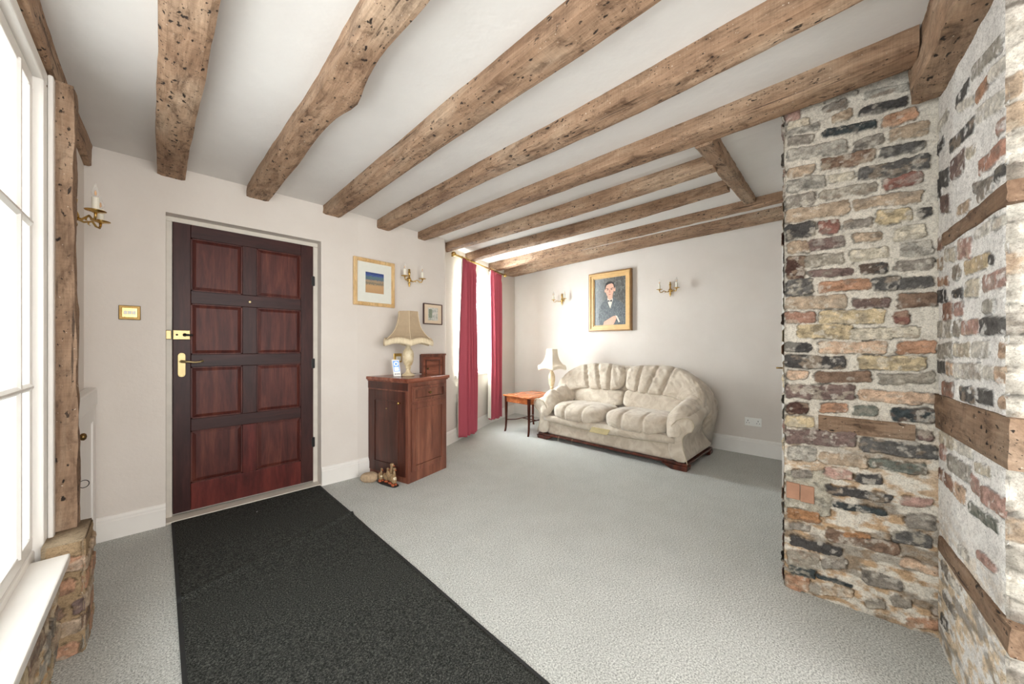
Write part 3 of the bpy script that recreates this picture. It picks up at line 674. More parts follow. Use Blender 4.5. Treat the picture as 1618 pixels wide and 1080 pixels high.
ZB = [(50,115,235,90,90,'K',.014),(265,80,390,70,80,'R'),(415,70,615,40,60,'G'),(480,155,690,135,60,'T'),(755,130,960,100,80,'W'),(60,215,200,205,70,'T'),(205,205,430,165,70,'P'),(480,270,720,240,70,'W'),(800,235,1010,210,80,'g'),(50,350,170,350,140,'D',.014),(180,300,430,280,70,'C'),(190,385,485,370,50,'P'),(525,350,720,345,55,'K'),(775,340,1020,315,65,'G'),(50,485,220,465,90,'k'),(265,475,600,445,65,'O'),(615,455,800,440,80,'k'),(800,450,1020,430,65,'k'),(50,575,440,565,75,'T'),(485,575,735,570,55,'P'),(790,560,1035,550,90,'B'),(45,670,235,670,70,'Q'),(270,670,690,660,85,'Y'),(755,670,852,665,80,'R'),(130,760,480,765,80,'Y'),(480,780,740,775,70,'W'),(740,770,920,765,70,'W'),(45,865,215,865,60,'K'),(270,865,695,870,75,'o'),(780,875,1030,860,75,'O'),(45,955,430,965,70,'K',.014),(525,965,960,970,80,'Y'),(50,1045,200,1045,55,'o'),(250,1060,600,1060,70,'B'),(650,1075,1030,1065,60,'C')]
ZC = [(45,115,490,120,85,'P',.013),(525,140,1030,170,70,'o'),(50,225,200,225,60,'D'),(265,220,450,225,60,'O'),(495,240,640,245,65,'E'),(745,260,1020,280,80,'F'),(50,305,225,315,70,'Y'),(910,400,1000,405,70,'P'),(45,410,500,430,90,'P',.013),(540,460,1040,520,85,'k'),(60,520,240,525,80,'g'),(270,545,580,580,70,'T'),(590,585,985,630,60,'E'),(80,650,230,660,50,'G'),(300,640,490,670,60,'r'),(500,680,680,700,60,'K'),(310,755,750,820,55,'K'),(350,855,720,915,42,'F'),(800,830,1030,850,55,'r'),(60,915,270,945,65,'X'),(840,960,1030,980,90,'G')]
ZD = [(745,190,1000,225,80,'k'),(320,175,780,280,75,'B'),(410,170,600,190,30,'X'),(70,210,410,300,60,'K'),(70,130,220,135,40,'G'),(60,330,265,355,90,'C'),(280,370,450,380,60,'G'),(70,400,250,440,60,'F'),(250,445,480,515,25,'F'),(50,500,200,510,90,'O'),(560,450,800,520,80,'G'),(730,610,870,640,60,'G'),(1000,690,1060,700,60,'B'),(800,360,1060,430,60,'o'),(280,540,500,570,60,'T'),(560,620,700,640,60,'C'),(830,740,1050,780,60,'O')]
bl = layout(ZA, 1230, s1, 90, P1, P2)+layout(ZB, 1230, s1, 340, P1, P2)+layout(ZC, 1230, s1, 590, P1, P2)+layout(ZD, 1230, s1, 800, P1, P2)
# cement patch round the tile
cem = layout([(50, 770, 340, 790, 250, (166, 160, 146), 0.004)], 1230, s1, 590, P1, P2)
fa = brick_face(P1, (2.164, -0.23), 0, 2.26, cem+bl, (216, 208, 195), 100, res=0.003, edge=0.012, lowtint=((186, 156, 124), 0.45, 0.95))
PB = (2.62, 0.30)
fb_ = brick_face(PB, P1, 0, 2.3, rand_bricks(dist(PB, P1), 0.02, 2.3, 3, 'YTGgKkRPWBO'), (206, 197, 183), 200, res=0.006, edge=0.012)
pier = brick_object('brick_pier', [fa, fb_], [([(2.145, 0.25), (2.62, 0.27), (2.62, -0.3), (2.20, -0.3)], 0, 2.32)], (206, 197, 183))
pier.name = 'wall_brick_pier'; struct(pier)
# right-hand fireplace wall
s2 = 160/576
ZE = [(195,590,270,470,70,'k'),(310,560,375,460,80,'O'),(160,840,300,700,80,'k'),(50,900,125,800,60,'K'),(285,420,450,240,80,'g'),(380,440,480,340,80,'w'),(310,660,460,560,90,'w'),(165,970,245,900,110,'P'),(325,960,470,830,85,(178,136,118)),(430,740,462,700,80,'r'),(100,1020,150,1010,90,'k'),(415,1000,470,960,70,'k'),(290,1070,400,1040,60,'G'),(90,730,150,640,60,'w'),(200,620,300,560,50,'w'),(250,880,310,840,60,'W')]
ZF = [(315,110,400,30,80,'G'),(75,80,110,60,100,'K'),(105,160,155,150,90,'P'),(195,200,270,150,55,'T'),(65,390,120,370,65,'Q'),(205,410,280,400,105,'r'),(130,440,190,440,70,'W'),(245,520,380,470,80,'Y'),(380,465,415,465,55,'k'),(75,500,120,490,70,'T'),(175,545,220,530,75,'C'),(350,610,490,560,90,'r'),(65,600,150,590,50,'O'),(80,680,140,675,65,'K'),(170,665,230,660,48,'K'),(245,640,330,620,85,'W'),(120,765,170,760,90,'Q'),(185,750,235,745,70,'r'),(345,740,410,730,80,'g'),(75,865,170,860,90,'g'),(180,860,220,860,90,'C'),(225,855,320,845,80,'r'),(330,850,480,842,88,'k'),(90,990,170,980,75,'g'),(180,985,275,980,75,'W'),(285,985,380,975,85,'w'),(440,990,475,985,80,'o'),(300,330,420,260,60,'w'),(400,280,480,230,60,'w')]
ZG = [(80,140,130,145,70,'k'),(135,150,175,155,66,'o'),(180,165,340,170,80,'w'),(350,170,410,180,70,'w'),(415,180,480,190,90,'o'),(115,265,175,270,75,'Q'),(215,290,300,310,80,'k'),(310,300,410,325,80,'k'),(440,340,480,350,70,'o'),(100,540,180,580,70,'W'),(185,590,290,640,55,'w'),(100,620,140,640,80,'r'),(145,680,275,760,90,'g'),(95,740,175,820,62,'Q'),(180,830,250,890,85,'o'),(280,790,330,840,85,'r'),(335,860,480,950,100,'r'),(265,930,440,1070,60,'E'),(300,710,390,740,60,'W')]
ZH = [(310,340,430,440,50,'r'),(110,390,150,480,60,'G'),(115,560,190,700,50,'G'),(105,700,150,760,60,'k'),(200,300,260,360,50,'w'),(150,480,220,560,50,'w'),(470,300,520,380,70,'w')]
br = layout(ZE, 1458, s2, 0, P2, P3)+layout(ZF, 1458, s2, 280, P2, P3)+layout(ZG, 1458, s2, 540, P2, P3)+layout(ZH, 1458, s2, 780, P2, P3)
fr1 = brick_face(P2, P3, 0, 2.3, br, (242, 239, 234), 300, res=0.0036, edge=0.006, smear=0.7, lowtint=((220, 200, 172), 0.3, 0.6), warp=0.7, rel=0.4)  # mortar near white: stands in for stronger light on this wall
fr2 = brick_face(P3, P4, 0, 2.3, rand_bricks(dist(P3, P4), 0.02, 2.3, 9, 'WwgwGTwwww'), (198, 192, 182), 400, res=0.006, edge=0.006, smear=0.7)
fw = brick_object('wall_fireplace', [fr1, fr2], [([(2.158, -0.225), (1.58, -0.285), (1.58, -0.5), (2.158, -0.5)], 0, 2.31), ([(1.565, -0.4), (1.64, -2.3), (1.9, -2.3), (1.9, -0.4)], 0, 2.31)], (228, 223, 214)); struct(fw)

# low brick wall under the left sill, and the brick stub that carries the post
Lp, Lq = (-0.268, -1.2), (-0.262, 2.07)
fl = brick_face(Lp, Lq, 0, 0.345, rand_bricks(dist(Lp, Lq), 0.02, 0.34, 21, 'YTGgTPWBO', row=0.068, pr=(0.0, 0.014)), (196, 180, 156), 500, res=0.006, mamp=0.02, smear=0.6, lowtint=((176, 142, 100), 0.2, 0.5))
lo = brick_object('wall_below_window', [fl], [([(-0.275, -1.2), (-0.27, 2.07), (-0.307, 2.07), (-0.307, -1.2)], 0, 0.345)], (196, 180, 156)); struct(lo)
q1, q2, q3, q4 = (-0.30, 2.072), (-0.198, 2.066), (-0.196, 2.305), (-0.30, 2.31)
fs1 = brick_face(q1, q2, 0, 0.416, rand_bricks(0.11, 0.0, 0.40, 31, 'PBTBTCO', row=0.075, ln=(0.12, 0.2), pr=(0.004, 0.016), tilt=0.01), (162, 138, 108), 600, res=0.003, mamp=0.012, edge=0.01, smear=0.35, rel=0.6)
fs2 = brick_face(q2, q3, 0, 0.416, rand_bricks(0.24, 0.0, 0.40, 32, 'TPTBCBO', row=0.075, pr=(0.002, 0.014), tilt=0.01), (162, 138, 108), 620, res=0.003, mamp=0.012, edge=0.01, smear=0.35, rel=0.6)
st = brick_object('brick_stub', [fs1, fs2], [([(-0.30, 2.078), (-0.202, 2.072), (-0.202, 2.31), (-0.30, 2.31)], 0, 0.418)], (158, 140, 116))
tag(st, 'low weathered brick stub under the oak post beside the left window', 'brick stub')

# timbers bedded in the brickwork
def bedded(name, p, q, X0, Yt0, Yb0, X1, Yt1, Yb1, x0, sc, y0, label, proud=0.02, mat='oakR', seed=0.0, ext=0.0):
    ua, zt0, da = on_plane(x0+X0*sc, y0+Yt0*sc, p, q); _, zb0, _ = on_plane(x0+X0*sc, y0+Yb0*sc, p, q)
    ub, zt1, db = on_plane(x0+X1*sc, y0+Yt1*sc, p, q); _, zb1, _ = on_plane(x0+X1*sc, y0+Yb1*sc, p, q)
    ub += ext; n = 40; V = []; Fc = []
    for i in range(n+1):
        t = i/n; u = ua+(ub-ua)*t; a = zb0+(zb1-zb0)*t; b = zt0+(zt1-zt0)*t
        ring = [(-0.05, a), (proud*0.7, a), (proud, a+(b-a)*0.15), (proud, a+(b-a)*0.5), (proud, a+(b-a)*0.85), (proud*0.7, b), (-0.05, b)]
        for y, z in ring:
            nn = fb((u*8, z*16, seed), 1.0)*0.004
            V.append((u, -(y+(nn if y > 0 else 0)), z+nn*0.7))
    R = 7
    for i in range(n):
        for k in range(R): Fc.append((i*R+k, i*R+(k+1) % R, (i+1)*R+(k+1) % R, (i+1)*R+k))
    Fc += [tuple(range(R))[::-1], tuple(n*R+k for k in range(R))]
    mb = MB(); mb.add(V, Fc); o = mb.build(name, MT[mat]); o.location = (p[0], p[1], 0); o.rotation_euler = (0, 0, ang(p, q))
    return tag(o, label, 'timber')
bedded('bedded_timber', P1, P2, 262, 268, 378, 895, 332, 438, 1230, s1, 590, 'short brown timber block bedded halfway up the brick pier', 0.012, seed=1)
bedded('bedded_timber', P2, P3, 133, 315, 390, 492, 30, 150, 1458, s2, 280, 'slim orange-brown timber strip high in the white-mortared brick wall', 0.010, seed=2, ext=0.02)
bedded('bedded_timber', P2, P3, 80, 293, 482, 480, 425, 715, 1458, s2, 540, 'thick weathered timber bedded in the brick wall at waist height', 0.008, seed=3, ext=0.035)
bedded('bedded_timber', P2, P3, 105, 235, 322, 490, 720, 885, 1458, s2, 780, 'thin planed brown batten low on the brick wall near the carpet', 0.010, seed=4, ext=0.035)
# terracotta tile in its cement
ua, za, _ = on_plane(1230+52*s1, 590+690*s1, P1, P2); ub, zb_, _ = on_plane(1230+235*s1, 590+860*s1, P1, P2)
tl = MB(); tl.box(ua, (ua+ub)/2-0.001, -0.013, 0.02, zb_+0.01, za-0.01); tl.box((ua+ub)/2+0.001, ub, -0.013, 0.02, zb_+0.005, za-0.012)
o = tl.build('terracotta_tile', M_plain('terracotta', (166, 124, 100), 0.8, vary=0.12, scale=20), bevel=0.003); o.location = (P1[0], P1[1], 0); o.rotation_euler = (0, 0, ang(P1, P2))
tag(o, 'square brown terracotta tile cemented into the left edge of the brick pier', 'tile')
# bressummer over the fireplace
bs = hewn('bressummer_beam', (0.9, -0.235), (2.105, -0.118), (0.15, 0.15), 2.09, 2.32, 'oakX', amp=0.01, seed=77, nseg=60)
bs.location = (0, 0, 0); tag(bs, 'heavy oak lintel beam over the brick wall, meeting the top of the pier', 'beam')
fl_ = None

# open white door edge glimpsed beside the pier
d2 = holder('door_2', (3.53, 0.487, 0)); mb = MB(); mb.box(0, 0.04, -0.72, 0, 0.01, 1.98); mb.build('door_leaf', MT['white'], d2, bevel=0.003)
mb = MB(); mb.tube([(-0.001, -0.05, 0.97), (-0.05, -0.05, 0.97)], 0.008); mb.tube([(-0.05, -0.055, 0.97), (-0.05, 0.03, 0.97)], 0.007); mb.build('door_handle', MT['oldbrass'], d2, smooth=True)

# ------------------------------------------------------------------ door mat runner
mb = MB(); nx, ny = 60, 260; x0, x1, y0, y1 = 0.068, 0.915, -0.4, 3.155; V = []; Fc = []
def mz(x, y):
    yr = 2.17+(x-0.077)*0.35; h = 0.006+0.016*math.exp(-((y-yr)/0.016)**2)*(0.5+0.5*abs((x-0.5)/0.42)**1.5)+0.0015*math.sin(y*7+x*3)
    return max(h, 0.004)
for j in range(ny+1):
    for i in range(nx+1):
        x = x0+(x1-x0)*i/nx; y = y0+(y1-y0)*j/ny; dx_ = 0.006*math.exp(-((y-2.46)/0.03)**2) if i > nx-3 else 0
        V.append((x+dx_, y, mz(x, y)))
for j in range(ny):
    for i in range(nx): Fc.append((j*(nx+1)+i, j*(nx+1)+i+1, (j+1)*(nx+1)+i+1, (j+1)*(nx+1)+i))
mat_root = thing('door_mat', 'long charcoal runner mat on the carpet in front of the front door', 'mat', (0, 0, 0))
mb.add(V, Fc); o = mb.build('mat_pile', MT['mat'], mat_root, smooth=True); so = o.modifiers.new('s', 'SOLIDIFY'); so.thickness = 0.004; so.offset = -1
for (a, b) in ((x0-0.014, x0+0.012), (x1-0.012, x1+0.014)):
    e = MB(); V = []
    for j in range(ny+1):
        y = y0+(y1-y0)*j/ny; z = mz((a+b)/2, y)+0.0025
        V += [(a, y, 0.001), (a, y, z-0.0005), (b, y, z), (b, y, 0.001)]
    e.add(V, [(4*j+k, 4*j+(k+1) % 4, 4*(j+1)+(k+1) % 4, 4*(j+1)+k) for j in range(ny) for k in range(4)]+[(0, 1, 2, 3), (4*ny+3, 4*ny+2, 4*ny+1, 4*ny)])
    e.build('mat_edging', MT['mat_edge'], mat_root)

# ------------------------------------------------------------------ mahogany cabinet
cab = thing('cabinet', 'dark mahogany corner cabinet with a drawer, standing against the wall right of the front door', 'cabinet', (1.457, 2.682, 0), math.atan2(0.243, 0.970))
cw, cd, ch = 0.47, 0.53, 0.845
b = MB(); b.box(0.0, cw, 0.0, cd, 0.0, ch); b.build('body', MT['cab'], cab, bevel=0.003)
b = MB(); b.box(-0.022, cw+0.022, -0.022, cd+0.005, ch, ch+0.028); b.box(-0.012, cw+0.012, -0.012, cd, ch-0.012, ch); b.build('cabinet_top', MT['cabtop'], cab, bevel=0.007)
b = MB(); b.box(-0.004, 0.001, 0.0, cd, ch-0.075, ch-0.012); b.build('frieze_rail', MT['cabdark'], cab, bevel=0.002)
def framed(name, mat, parent, axis, u0_, u1_, z0_, z1_, bord=0.05, t=0.012, flip=1):
    """raised frame with sunk and fielded panel; axis 'x' -> front face (y=0), 'y' -> side face (x=0)"""
    g = MB(); 
    def bx(a, b_, c_, d_, lo, hi):
        if axis == 'x': g.box(a, b_, -hi, -lo, c_, d_)
        else: g.box(-hi, -lo, a, b_, c_, d_)
    bx(u0_+bord, u1_-bord, z0_, z0_+bord, 0, t); bx(u0_+bord, u1_-bord, z1_-bord, z1_, 0, t); bx(u0_, u0_+bord, z0_, z1_, 0, t); bx(u1_-bord, u1_, z0_, z1_, 0, t)
    m_ = 0.009
    bx(u0_+bord-m_, u1_-bord+m_, z0_+bord-m_, z0_+bord, 0, t+0.005); bx(u0_+bord-m_, u1_-bord+m_, z1_-bord, z1_-bord+m_, 0, t+0.005)
    bx(u0_+bord-m_, u0_+bord, z0_+bord, z1_-bord, 0, t+0.005); bx(u1_-bord, u1_-bord+m_, z0_+bord, z1_-bord, 0, t+0.005)
    bx(u0_+bord, u1_-bord, z0_+bord, z1_-bord, 0, 0.004)
    return g.build(name, mat, parent, bevel=0.002)
KNOB = [(0.0, 0.0), (0.006, 0.0), (0.005, 0.012), (0.012, 0.018), (0.013, 0.024), (0.009, 0.029), (0, 0.031)]
def knob(parent, p, dirn, mat, s=1.0, name='knob'):
    k = MB(); k.lathe([(r*s, z*s) for r, z in KNOB], (0, 0, 0), 14); o = k.build(name, mat, parent, smooth=True); o.location = p
    o.rotation_euler = Vector(dirn).to_track_quat('Z', 'Y').to_euler(); return o
dr = framed('drawer', MT['cab'], cab, 'x', 0.035, cw-0.03, 0.675, 0.80, 0.028, 0.014); knob(dr, (cw/2, -0.004, 0.7375), (0, -1, 0), MT['oldbrass'])
dr['label'] = 'shallow panelled drawer with a small brass knob'
framed('front_door', MT['cab'], cab, 'x', 0.035, cw-0.03, 0.09, 0.655, 0.045, 0.008)
sd = framed('side_door', MT['cabdark'], cab, 'y', 0.03, cd-0.03, 0.05, 0.76, 0.09, 0.006); knob(sd, (-0.006, 0.09, 0.665), (-1, 0, 0), MT['brass'], 0.9)
b = MB(); b.tube([(-0.005, 0.26, 0.605), (-0.009, 0.26, 0.605)], 0.006, 12); b.build('keyhole', MT['palebrass'], cab)

# small framed mahogany cupboard on the wall behind the cabinet
def wall_frame_loc(s): return (s, wall_t(s)-0.001)
aBC = ang(B, C)
wc = thing('wall_cupboard', 'small mahogany cupboard door with moulded frame on the wall behind the cabinet', 'cupboard', (1.875, wall_t(1.875)-0.002, 0), aBC)
b = MB(); b.box(0.028, 0.282, -0.03, 0.0, 0.72, 0.748); b.box(0.028, 0.282, -0.03, 0.0, 1.03, 1.058); b.box(0, 0.028, -0.03, 0, 0.72, 1.058); b.box(0.282, 0.31, -0.03, 0, 0.72, 1.058)
b.box(-0.006, 0.316, -0.036, -0.026, 1.046, 1.064); b.build('cupboard_frame', MT['cab'], wc, bevel=0.003)
b = MB(); b.box(0.028, 0.282, -0.014, 0, 0.748, 1.03); wd = b.build('cupboard_door', MT['cabtop'], wc, bevel=0.002)
b = MB(); x_a, x_b, z_a, z_b = 0.065, 0.245, 0.78, 1.0
for q in ((x_a, x_b, z_a, z_a+0.008), (x_a, x_b, z_b-0.008, z_b), (x_a, x_a+0.008, z_a, z_b), (x_b-0.008, x_b, z_a, z_b)): b.box(q[0], q[1], -0.019, -0.013, q[2], q[3])
b.build('panel_moulding', MT['cabdark'], wd); knob(wd, (0.085, -0.014, 0.91), (0, -1, 0), MT['oldbrass'], 0.8)

# ------------------------------------------------------------------ table lamps with hexagonal bell shades
def lamp(loc, rz, label, scale=1.0, shade='shade', hgt=0.0, k=6, arm=0.0):
    r = thing('table_lamp', label, 'lamp', loc, rz); s = scale
    pf = [(0.0, 0), (0.058, 0), (0.06, 0.006), (0.054, 0.014), (0.036, 0.022), (0.022, 0.035), (0.019, 0.055), (0.022, 0.068), (0.03, 0.074), (0.024, 0.08), (0.022, 0.086), (0.034, 0.098), (0.046, 0.13), (0.05, 0.17), (0.05, 0.205), (0.044, 0.215), (0.046, 0.222), (0.034, 0.236), (0.022, 0.255), (0.017, 0.285), (0.02, 0.30), (0.014, 0.305), (0, 0.306)]
    b = MB(); b.lathe([(a*s, z*s*(1+hgt)) for a, z in pf], (0, 0, 0), 32); b.build('lamp_base', MT['alab'], r, smooth=True)
    zb = 0.30*s*(1+hgt)
    b = MB(); b.tube([(0, 0, zb), (0, 0, zb+0.05*s)], 0.012*s, 12); b.tube([(0, 0, zb+0.05*s), (0, 0, zb+0.08*s)], 0.016*s, 12); b.build('bulb_holder', MT['oldbrass'], r, smooth=True)
    zz = zb+0.015*s
    prof = [(0.228, 0.0), (0.205, 0.018), (0.178, 0.042), (0.152, 0.07), (0.130, 0.10), (0.112, 0.14), (0.101, 0.18), (0.094, 0.22), (0.09, 0.268)]
    seg = k*8
    def hexf(a, z):
        m_ = (a % (2*PI/k))-PI/k; return math.cos(PI/k)/math.cos(m_)*1.02
    V = []; n = len(prof)
    for j in range(seg):
        a = 2*PI*j/seg; ph = (a % (2*PI/k))/(2*PI/k); sc = math.sin(PI*ph)
        for i, (rr, z) in enumerate(prof):
            z2 = z+(0.022*sc if i == 0 else 0.012*sc if i == 1 else 0); q = rr*hexf(a, z)
            V.append((q*math.cos(a)*s, q*math.sin(a)*s, zz+z2*s))
    b = MB(); b.add(V, [(j*n+i, ((j+1) % seg)*n+i, ((j+1) % seg)*n+i+1, j*n+i+1) for j in range(seg) for i in range(n-1)])
    sh = b.build('lamp_shade', MT[shade], r, smooth=False); so = sh.modifiers.new('s', 'SOLIDIFY'); so.thickness = 0.003
    # gathered fringe
    V = []; seg2 = k*24
    for j in range(seg2):
        a = 2*PI*j/seg2; ph = (a % (2*PI/k))/(2*PI/k); sc = math.sin(PI*ph); q = 0.230*hexf(a, 0)+0.0035*math.sin(j*2.1)
        for dz, dr_ in ((0.008, -0.004), (-0.01, 0.004), (-0.028, 0.005), (-0.046, 0.0)):
            V.append(((q+dr_)*math.cos(a)*s, (q+dr_)*math.sin(a)*s, zz+(0.022*sc+dz)*s))
    b = MB(); b.add(V, [(j*4+i, ((j+1) % seg2)*4+i, ((j+1) % seg2)*4+i+1, j*4+i+1) for j in range(seg2) for i in range(3)])
    fo = b.build('fringe', MT['fringe'] if shade == 'shade' else MT['shade2'], sh, smooth=True); so = fo.modifiers.new('s', 'SOLIDIFY'); so.thickness = 0.004
    b = MB(); seams = []
    for j in range(k):
        a = 2*PI*j/k; b.tube([((q*1.0+0.002)*1.02*math.cos(a)*s, (q+0.002)*1.02*math.sin(a)*s, zz+z*s) for q, z in prof], 0.0022*s, 6)
    b.build('seam_braid', MT['fringe'] if shade == 'shade' else MT['shade2'], sh)
    for p in range(k):
        a = 2*PI*p/k
    b = MB(); 
    for j in range(3):
        a = 2*PI*j/3; b.tube([(0, 0, zz+0.25*s), (0.088*math.cos(a)*s, 0.088*math.sin(a)*s, zz+0.262*s)], 0.0015, 6)
    b.tube([(0, 0, zb+0.06*s), (0, 0, zz+0.25*s)], 0.002, 6); b.build('shade_carrier', MT['oldbrass'], r)
    return r
camang = math.atan2(-2.95, -1.6)
lamp((1.604, 2.953, 0.874), camang+0.1, 'beige bell-shaded lamp with pale alabaster base on top of the mahogany cabinet', 1.0)
LT = (3.80, 3.05)
lamp((LT[0], LT[1], 0.493), math.atan2(-LT[1], -LT[0])+0.05, 'cream bell-shaded lamp on the side table behind the sofa arm', 0.90, 'shade2', 0.32)
# thin flex trailing behind the lamp
fx = MB(); fx.tube([(1.672, 2.98, 0.877), (1.70, 2.99, 0.878), (1.74, 3.03, 0.878), (1.78, 3.02, 0.877), (1.80, 3.06, 0.877), (1.76, 3.12, 0.877)], 0.0025, 8)
tag(fx.build('lamp_flex', MT['plastic'], smooth=True), 'thin pale lamp flex looping on top of the mahogany cabinet', 'cable')
# smart meter display
sm = thing('energy_monitor', 'small white display with lit blue screen standing on the mahogany cabinet', 'monitor', (1.50, 2.955, 0.8735), math.atan2(2.965, 1.522)-PI/2+0.15)
b = MB(); b.box(-0.032, 0.032, -0.012, 0.012, 0.0, 0.15, fn=lambda x, y, z: (x-z*0.10, y+z*0.14, z)); b.build('casing', MT['plastic'], sm, bevel=0.004)
b = MB(); b.box(-0.025, 0.025, -0.0135, -0.012, 0.045, 0.138, fn=lambda x, y, z: (x-z*0.10, y+z*0.14, z)); b.build('screen', MT['screen'], sm)
b = MB(); b.box(-0.018, 0.018, -0.0145, -0.0135, 0.052, 0.082, fn=lambda x, y, z: (x-z*0.10, y+z*0.14, z)); b.tube([(-0.011+0.016*math.cos(a)*1.0, -0.0145+0.111*0.14, 0.111+0.016*math.sin(a)) for a in [2*PI*j/16 for j in range(17)]], 0.003, 6); b.build('lit_reading', MT['lit'], sm)
b = MB()
for j in (-1, 0, 1): b.box(j*0.015-0.004, j*0.015+0.004, -0.0145, -0.012, 0.018, 0.026, fn=lambda x, y, z: (x-z*0.10, y+z*0.14, z))
b.build('button', MT['black'], sm)

# ------------------------------------------------------------------ sockets and switches
def plate(name, label, cat, loc, rz, w_, h_, mat, kind):
    r = thing(name, label, cat, loc, rz); b = MB(); b.box(-w_/2, w_/2, -0.009, 0, -h_/2, h_/2); b.build('face_plate', MT[mat], r, bevel=0.003)
    if kind == 'switch':
        b = MB(); b.box(-w_*0.36, w_*0.36, -0.012, -0.008, -h_*0.34, h_*0.34); b.build('raised_centre', MT['brass'], r, bevel=0.003)
        for j in (-1, 0, 1): b = MB(); b.box(j*0.017-0.008, j*0.017+0.008, -0.0165, -0.01, -0.011, 0.011); b.build('rocker', MT['plastic'], r, bevel=0.002)
    elif kind == 'double':
        for j in (-1, 1):
            b = MB(); b.box(j*0.045-0.003, j*0.045+0.003, -0.0098, -0.008, 0.006, 0.018)
            for dx_ in (-0.011, 0.011): b.box(j*0.045+dx_-0.004, j*0.045+dx_+0.004, -0.0098, -0.008, -0.014, -0.009)
            b.build('socket_hole', MT['black'], r)
            b = MB(); b.box(j*0.012-0.006, j*0.012+0.006, -0.012, -0.008, 0.008, 0.026); b.build('rocker', MT['plastic'], r, bevel=0.001)
    else:
        b = MB(); b.box(-0.022, 0.022, -0.028, -0.009, -0.03, 0.015); b.build('plug', MT['plastic'], r, bevel=0.004)
    return r
plate('light_switch', 'triple light switch with a brass plate on the wall left of the front door', 'light switch', (-0.128, 3.169, 1.345), 0, 0.092, 0.086, 'oldbrass', 'switch')
plate('wall_socket', 'white double socket on the back wall above the baseboard right of the sofa', 'socket', (4.333+0.102, 0.856, 0.345), -PI/2+0.03, 0.146, 0.086, 'plastic', 'double')
plate('wall_socket', 'brass single socket with white plug on the wall behind the cabinet lamp', 'socket', (1.625, wall_t(1.625)-0.001, 1.03), aBC, 0.086, 0.086, 'brass', 'single')

# ------------------------------------------------------------------ brass candle sconces
def sconce(loc, rz, label, tall=True):
    """local: wall at y=0, room towards -y"""
    r = thing('wall_light', label, 'wall light', loc, rz, 'brass candle wall lights')
    b = MB(); b.lathe([(0, -0.075), (0.007, -0.07), (0.004, -0.062), (0.011, -0.052), (0.013, -0.04), (0.008, -0.03), (0.016, -0.015), (0.019, 0.0), (0.014, 0.015), (0.008, 0.025), (0.010, 0.05), (0.013, 0.075), (0.007, 0.085), (0.012, 0.095), (0.005, 0.103), (0, 0.105)], (0, -0.017, 0), 14)
    b.tube([(0, 0.0, 0), (0, -0.016, 0)], 0.022, 16); b.build('back_plate', MT['brass'], r, smooth=True)
    for sx in (-1, 1):
        a = MB(); a.tube([(sx*0.008, -0.022, -0.012), (sx*0.026, -0.045, -0.022), (sx*0.045, -0.06, -0.012), (sx*0.058, -0.07, -0.006), (sx*0.074, -0.08, -0.024), (sx*0.09, -0.09, -0.026), (sx*0.099, -0.093, -0.012), (sx*0.1, -0.093, 0.004)], [0.006, 0.005, 0.0045, 0.005, 0.005, 0.005, 0.005, 0.006], 8)
        a.tube([(sx*0.045, -0.06, -0.012), (sx*0.04, -0.058, -0.026), (sx*0.05, -0.063, -0.028)], [0.004, 0.003, 0.002], 6)
        arm_ = a.build('arm', MT['brass'], r, smooth=True)
        a = MB(); a.lathe([(0, 0.0), (0.01, 0.0), (0.014, 0.004), (0.034, 0.008), (0.036, 0.011), (0.016, 0.009), (0, 0.009)], (sx*0.1, -0.093, 0.002), 20); a.build('drip_pan', MT['brass'], arm_, smooth=True)
        a = MB(); a.lathe([(0.0, 0.0), (0.0125, 0.0), (0.0125, 0.062), (0.0, 0.062)], (sx*0.1, -0.093, 0.012), 16); cn = a.build('candle_tube', MT['candle'], arm_, bevel=0.001)
        a = MB(); a.lathe([(0.006, 0.0), (0.011, 0.006), (0.0145, 0.018), (0.012, 0.032), (0.006, 0.048), (0.002, 0.062), (0, 0.066)], (sx*0.1, -0.093, 0.075), 14); bl_ = a.build('bulb', MT['bulb'], arm_, smooth=True)
        a = MB(); a.lathe([(0.0, 0.0), (0.0035, 0.004), (0.004, 0.014), (0.002, 0.024), (0, 0.026)], (sx*0.1, -0.093, 0.082), 8); a.build('filament', MT['filament'], arm_, smooth=True)
    return r
aGH = ang(G, H)
def back_x(t): return G[0]+(H[0]-G[0])*(G[1]-t)/(G[1]-H[1])
sconce((-0.306, 2.66, 1.765), PI/2, 'brass twin-candle wall light beside the oak post, left of the front door')
sconce((1.745, wall_t(1.745)-0.001, 1.80), aBC, 'brass twin-candle wall light between the pine-framed picture and the small print')
sconce((back_x(3.29)-0.001, 3.29, 1.84), aGH, 'brass twin-candle wall light on the back wall left of the portrait')
sconce((back_x(1.695)-0.001, 1.695, 1.82), aGH, 'brass twin-candle wall light on the back wall right of the portrait')

